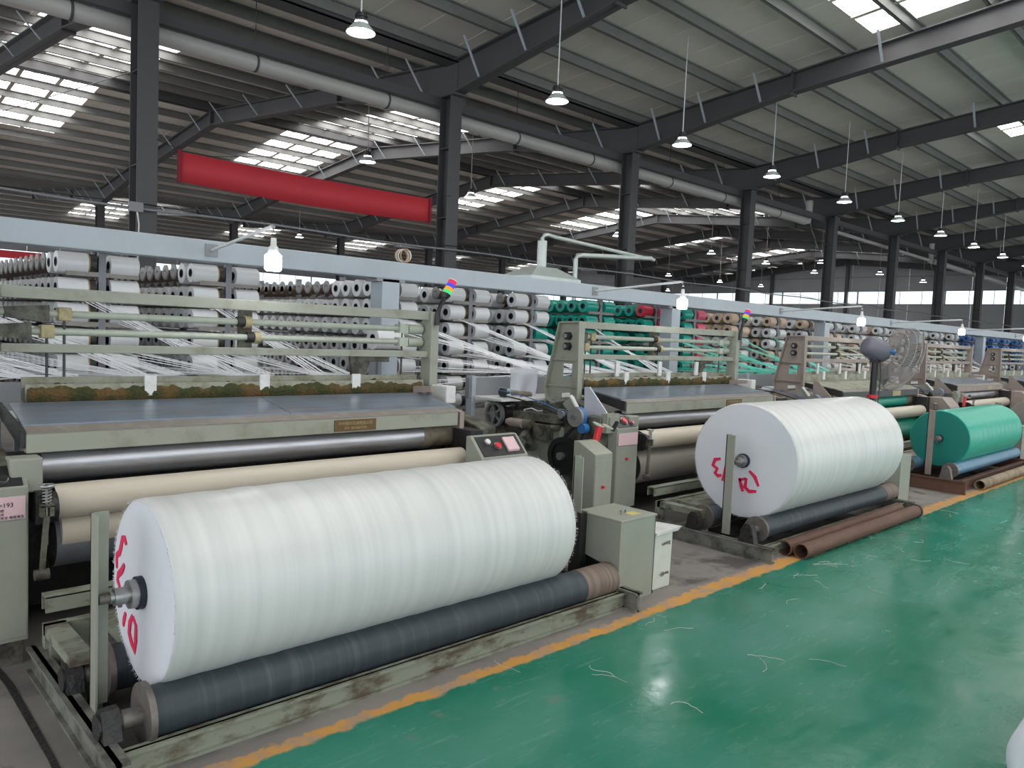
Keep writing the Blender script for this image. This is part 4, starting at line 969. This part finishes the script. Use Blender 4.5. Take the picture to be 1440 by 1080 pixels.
cn = ['nearest', 'second', 'third', 'fourth', 'fifth', 'sixth', 'seventh', 'eighth', 'ninth', 'tenth', 'eleventh', 'twelfth', 'thirteenth', 'fourteenth', 'fifteenth', 'sixteenth', 'seventeenth', 'eighteenth', 'nineteenth', 'farthest']
for rank, (s_, fi, side, row, c, bare, p, xs) in enumerate(cands):
    if rank < 300:
        k = colour(fi, side, row, c)
        rk = '%s rack of loom %s' % (['first', 'second', 'third', 'fourth'][fi % 4], ['one', 'two', 'three', 'four', 'five'][min(fi // 4, 4)])
        lab = '%s, %s side of %s, %s row, %s along' % ('bare brown bobbin' if bare else k + ' tape spool', 'left' if side < 0 else 'right', rk, rown[row], cn[c])
        if bare:
            o = obj('bobbin', BARE, None, (xs, p.y, p.z)); obj('bobbin_disc', BARE_D, o); obj('bobbin_disc', BARE_E, o)
            tag(o, lab, 'bobbin', 'bare bobbins on the racks')
        else:
            o = obj('yarn_spool', SPM[k], None, (xs, p.y + random.uniform(-.006, .006), p.z)); obj('core', CORE_ME, o)
            sr = random.uniform(.93, 1.02)
            o.scale = (1, sr, sr)
            if side == -1: obj('core_flange', FLG_L, o); obj('holder_disc', FLG_D, o)
            tag(o, lab, 'spool', 'tape spools on the racks')
    else:
        q = Vector((xs, p.y, p.z)); e = Vector((.205, 0, 0)); n_ = 12 if p.x < 14 else 8
        if bare:
            rest.m = 7; rest.cyl(q, q + e, .045, n_); rest.m = 8; rest.cyl(q + Vector((0, 0, .035)), q + Vector((.012, 0, .035)), .062, n_)
        else:
            rest.m = KIX[colour(fi, side, row, c)]; rest.cyl(q, q + e, SR * random.uniform(.93, 1.0), n_)
            if side == -1:
                rest.m = 6; rest.cyl(q - Vector((.002, 0, 0)), q + Vector((.01, 0, 0)), .036, 8); rest.cyl(q + e, q + e * 1.22, SR * .98, n_)
o = rest.build('yarn_spool', MATIX); tag(o, 'remaining small tape spools deep in the racks and on the distant racks', 'spools', 'tape spools on the racks', 'stuff')
for fi, x in enumerate(FX):
    ncol = 20 if x < 6 else (16 if x < 12 else (8 if x < 20 else 5))
    y1 = 6.5 + SPC * ncol; nr = 7 if x < 9 else 5
    li = fi // 4
    lab = 'grey steel yarn rack, %s of four behind the %s loom' % (['first', 'second', 'third', 'fourth'][fi % 4], names[min(li, 10)])
    r = empty('yarn_rack', (x, 6.5, 0), lab, 'rack', 'yarn racks')
    yy = 0
    while yy <= y1 - 6.5:
        MB().box(-.05, .0, yy - .03, yy + .02, 0, 2.24).build('post', RACKP, r); yy += 1.0
    for j in range(nr):
        z = ROWZ[j] - .095
        MB().box(-.27, -.05, -.03, -.0, z, z + .035).box(0, .24, -.03, 0, z, z + .035).build('cross_arm', RACK, r)
        MB().box(-.03, -.015, 0, y1 - 6.5, z, z + .03).build('long_rail', RACK, r)

# warp tapes fanning from the racks to the loom backs
def tapes(li, mt, label):
    m_ = MB(); rs = random.Random(li + 40)
    fx = FX[li * 4: li * 4 + 4]; ox = OFF[li]
    for a, x in enumerate(fx):
        for row in range(1, 7):
            for sd in (-1, 1):
                z0 = ROWZ[row] - .03
                if (row + (sd + 1) // 2) % 2 == 0: continue
                tx = ox + .95 + 2.8 * (a + .5 + .14 * sd + .035 * (row - 3)) / 4
                nn = 8
                for k in range(nn):
                    u = k / nn - .5
                    s0 = Vector((x + sd * .14 + u * .1, 6.47 + .03 * k, z0 + u * .07 + rs.uniform(-.01, .01)))
                    s1 = Vector((tx + .14 * u + rs.uniform(-.01, .01), 5.72, 1.27 + .012 * (row % 3)))
                    wv = Vector((.0028, 0, .0018))
                    m_.add([s0 - wv, s0 + wv, s1 + wv, s1 - wv], [(0, 1, 2, 3)])
                    e0 = Vector((s0.x, 6.6 + .2 * k, ROWZ[row] - .085 + rs.uniform(-.01, .01)))
                    if row < 3: m_.add([s0 - wv, s0 + wv, e0 + wv, e0 - wv], [(0, 1, 2, 3)])
    o = m_.build('warp_tapes', mt); tag(o, label, 'tapes', kind='stuff')
TW = mat('white_warp_tape', (.78, .79, .83), .28); TG = mat('green_warp_tape', (.03, .50, .38), .3); TT = mat('cream_warp_tape', (.66, .60, .55), .35)
tapes(0, TW, 'white tapes running from the racks down behind the nearest loom')
tapes(1, TW, 'white tapes fanning down from the racks towards the second loom')
tapes(2, TG, 'green tapes fanning down from the racks towards the third loom')
tapes(3, TT, 'cream tapes running down behind the fourth loom')
tapes(4, TT, 'cream tapes running down behind the fifth loom')

rs = random.Random(11); m_ = MB()
for k in range(34):
    x = rs.uniform(2.4, 9); y = rs.uniform(1.6, 2.68) if k % 3 else rs.uniform(2.4, 2.68); a = rs.uniform(0, 2 * PI); pts = []
    for i in range(9):
        pts.append((x, y, .003)); a += rs.uniform(-.7, .7); x += .025 * math.cos(a); y += .025 * math.sin(a)
    if y < 2.85: m_.tube(pts, .0013, 3)
o = m_.build('loose_thread', WHITEP); tag(o, 'scattered white tape threads lying on the green floor', 'threads', kind='stuff')
m_ = MB().prism([(.66, 4.6), (.70, 4.0), (.70, 3.2), (.68, 2.7), (.70, 2.7), (.725, 3.2), (.73, 4.0), (.69, 4.6)], 'z', .0, .004)
m_.build('trim_9', GREASE, kind='structure', label='narrow dark gap in the concrete left of the nearest stand')

r = empty('spare_spool', (3.9, 5.95, 1.6), 'large loose white spool resting behind the nearest loom, left of the beam post', 'spool')
MB().ring((-.02, 0, 0), (.26, 0, 0), .04, .1, 24).build('tape_package', SPW, r); MB().ring((-.024, 0, 0), (.262, 0, 0), .032, .041, 16).build('core', CORE, r)
MB().box(-.05, .3, -.12, .12, -.115, -.10).build('shelf_tray', RACK, r); MB().box(.1, .14, .08, .12, -1.6, -.115).build('tray_post', RACKP, r)
for (xa, ya, xb, yb) in ((4.1, 31.0, 6.6, 20.5), (10.2, 30.5, 15.8, 26.0), (10.2, 12.9, 15.8, 18.5)):
    MB().cyl((xa, ya, roofz(ya) - .24), (xb, yb, roofz(yb) - .24), .012, 6).build('tie_rod', COLM, frames)
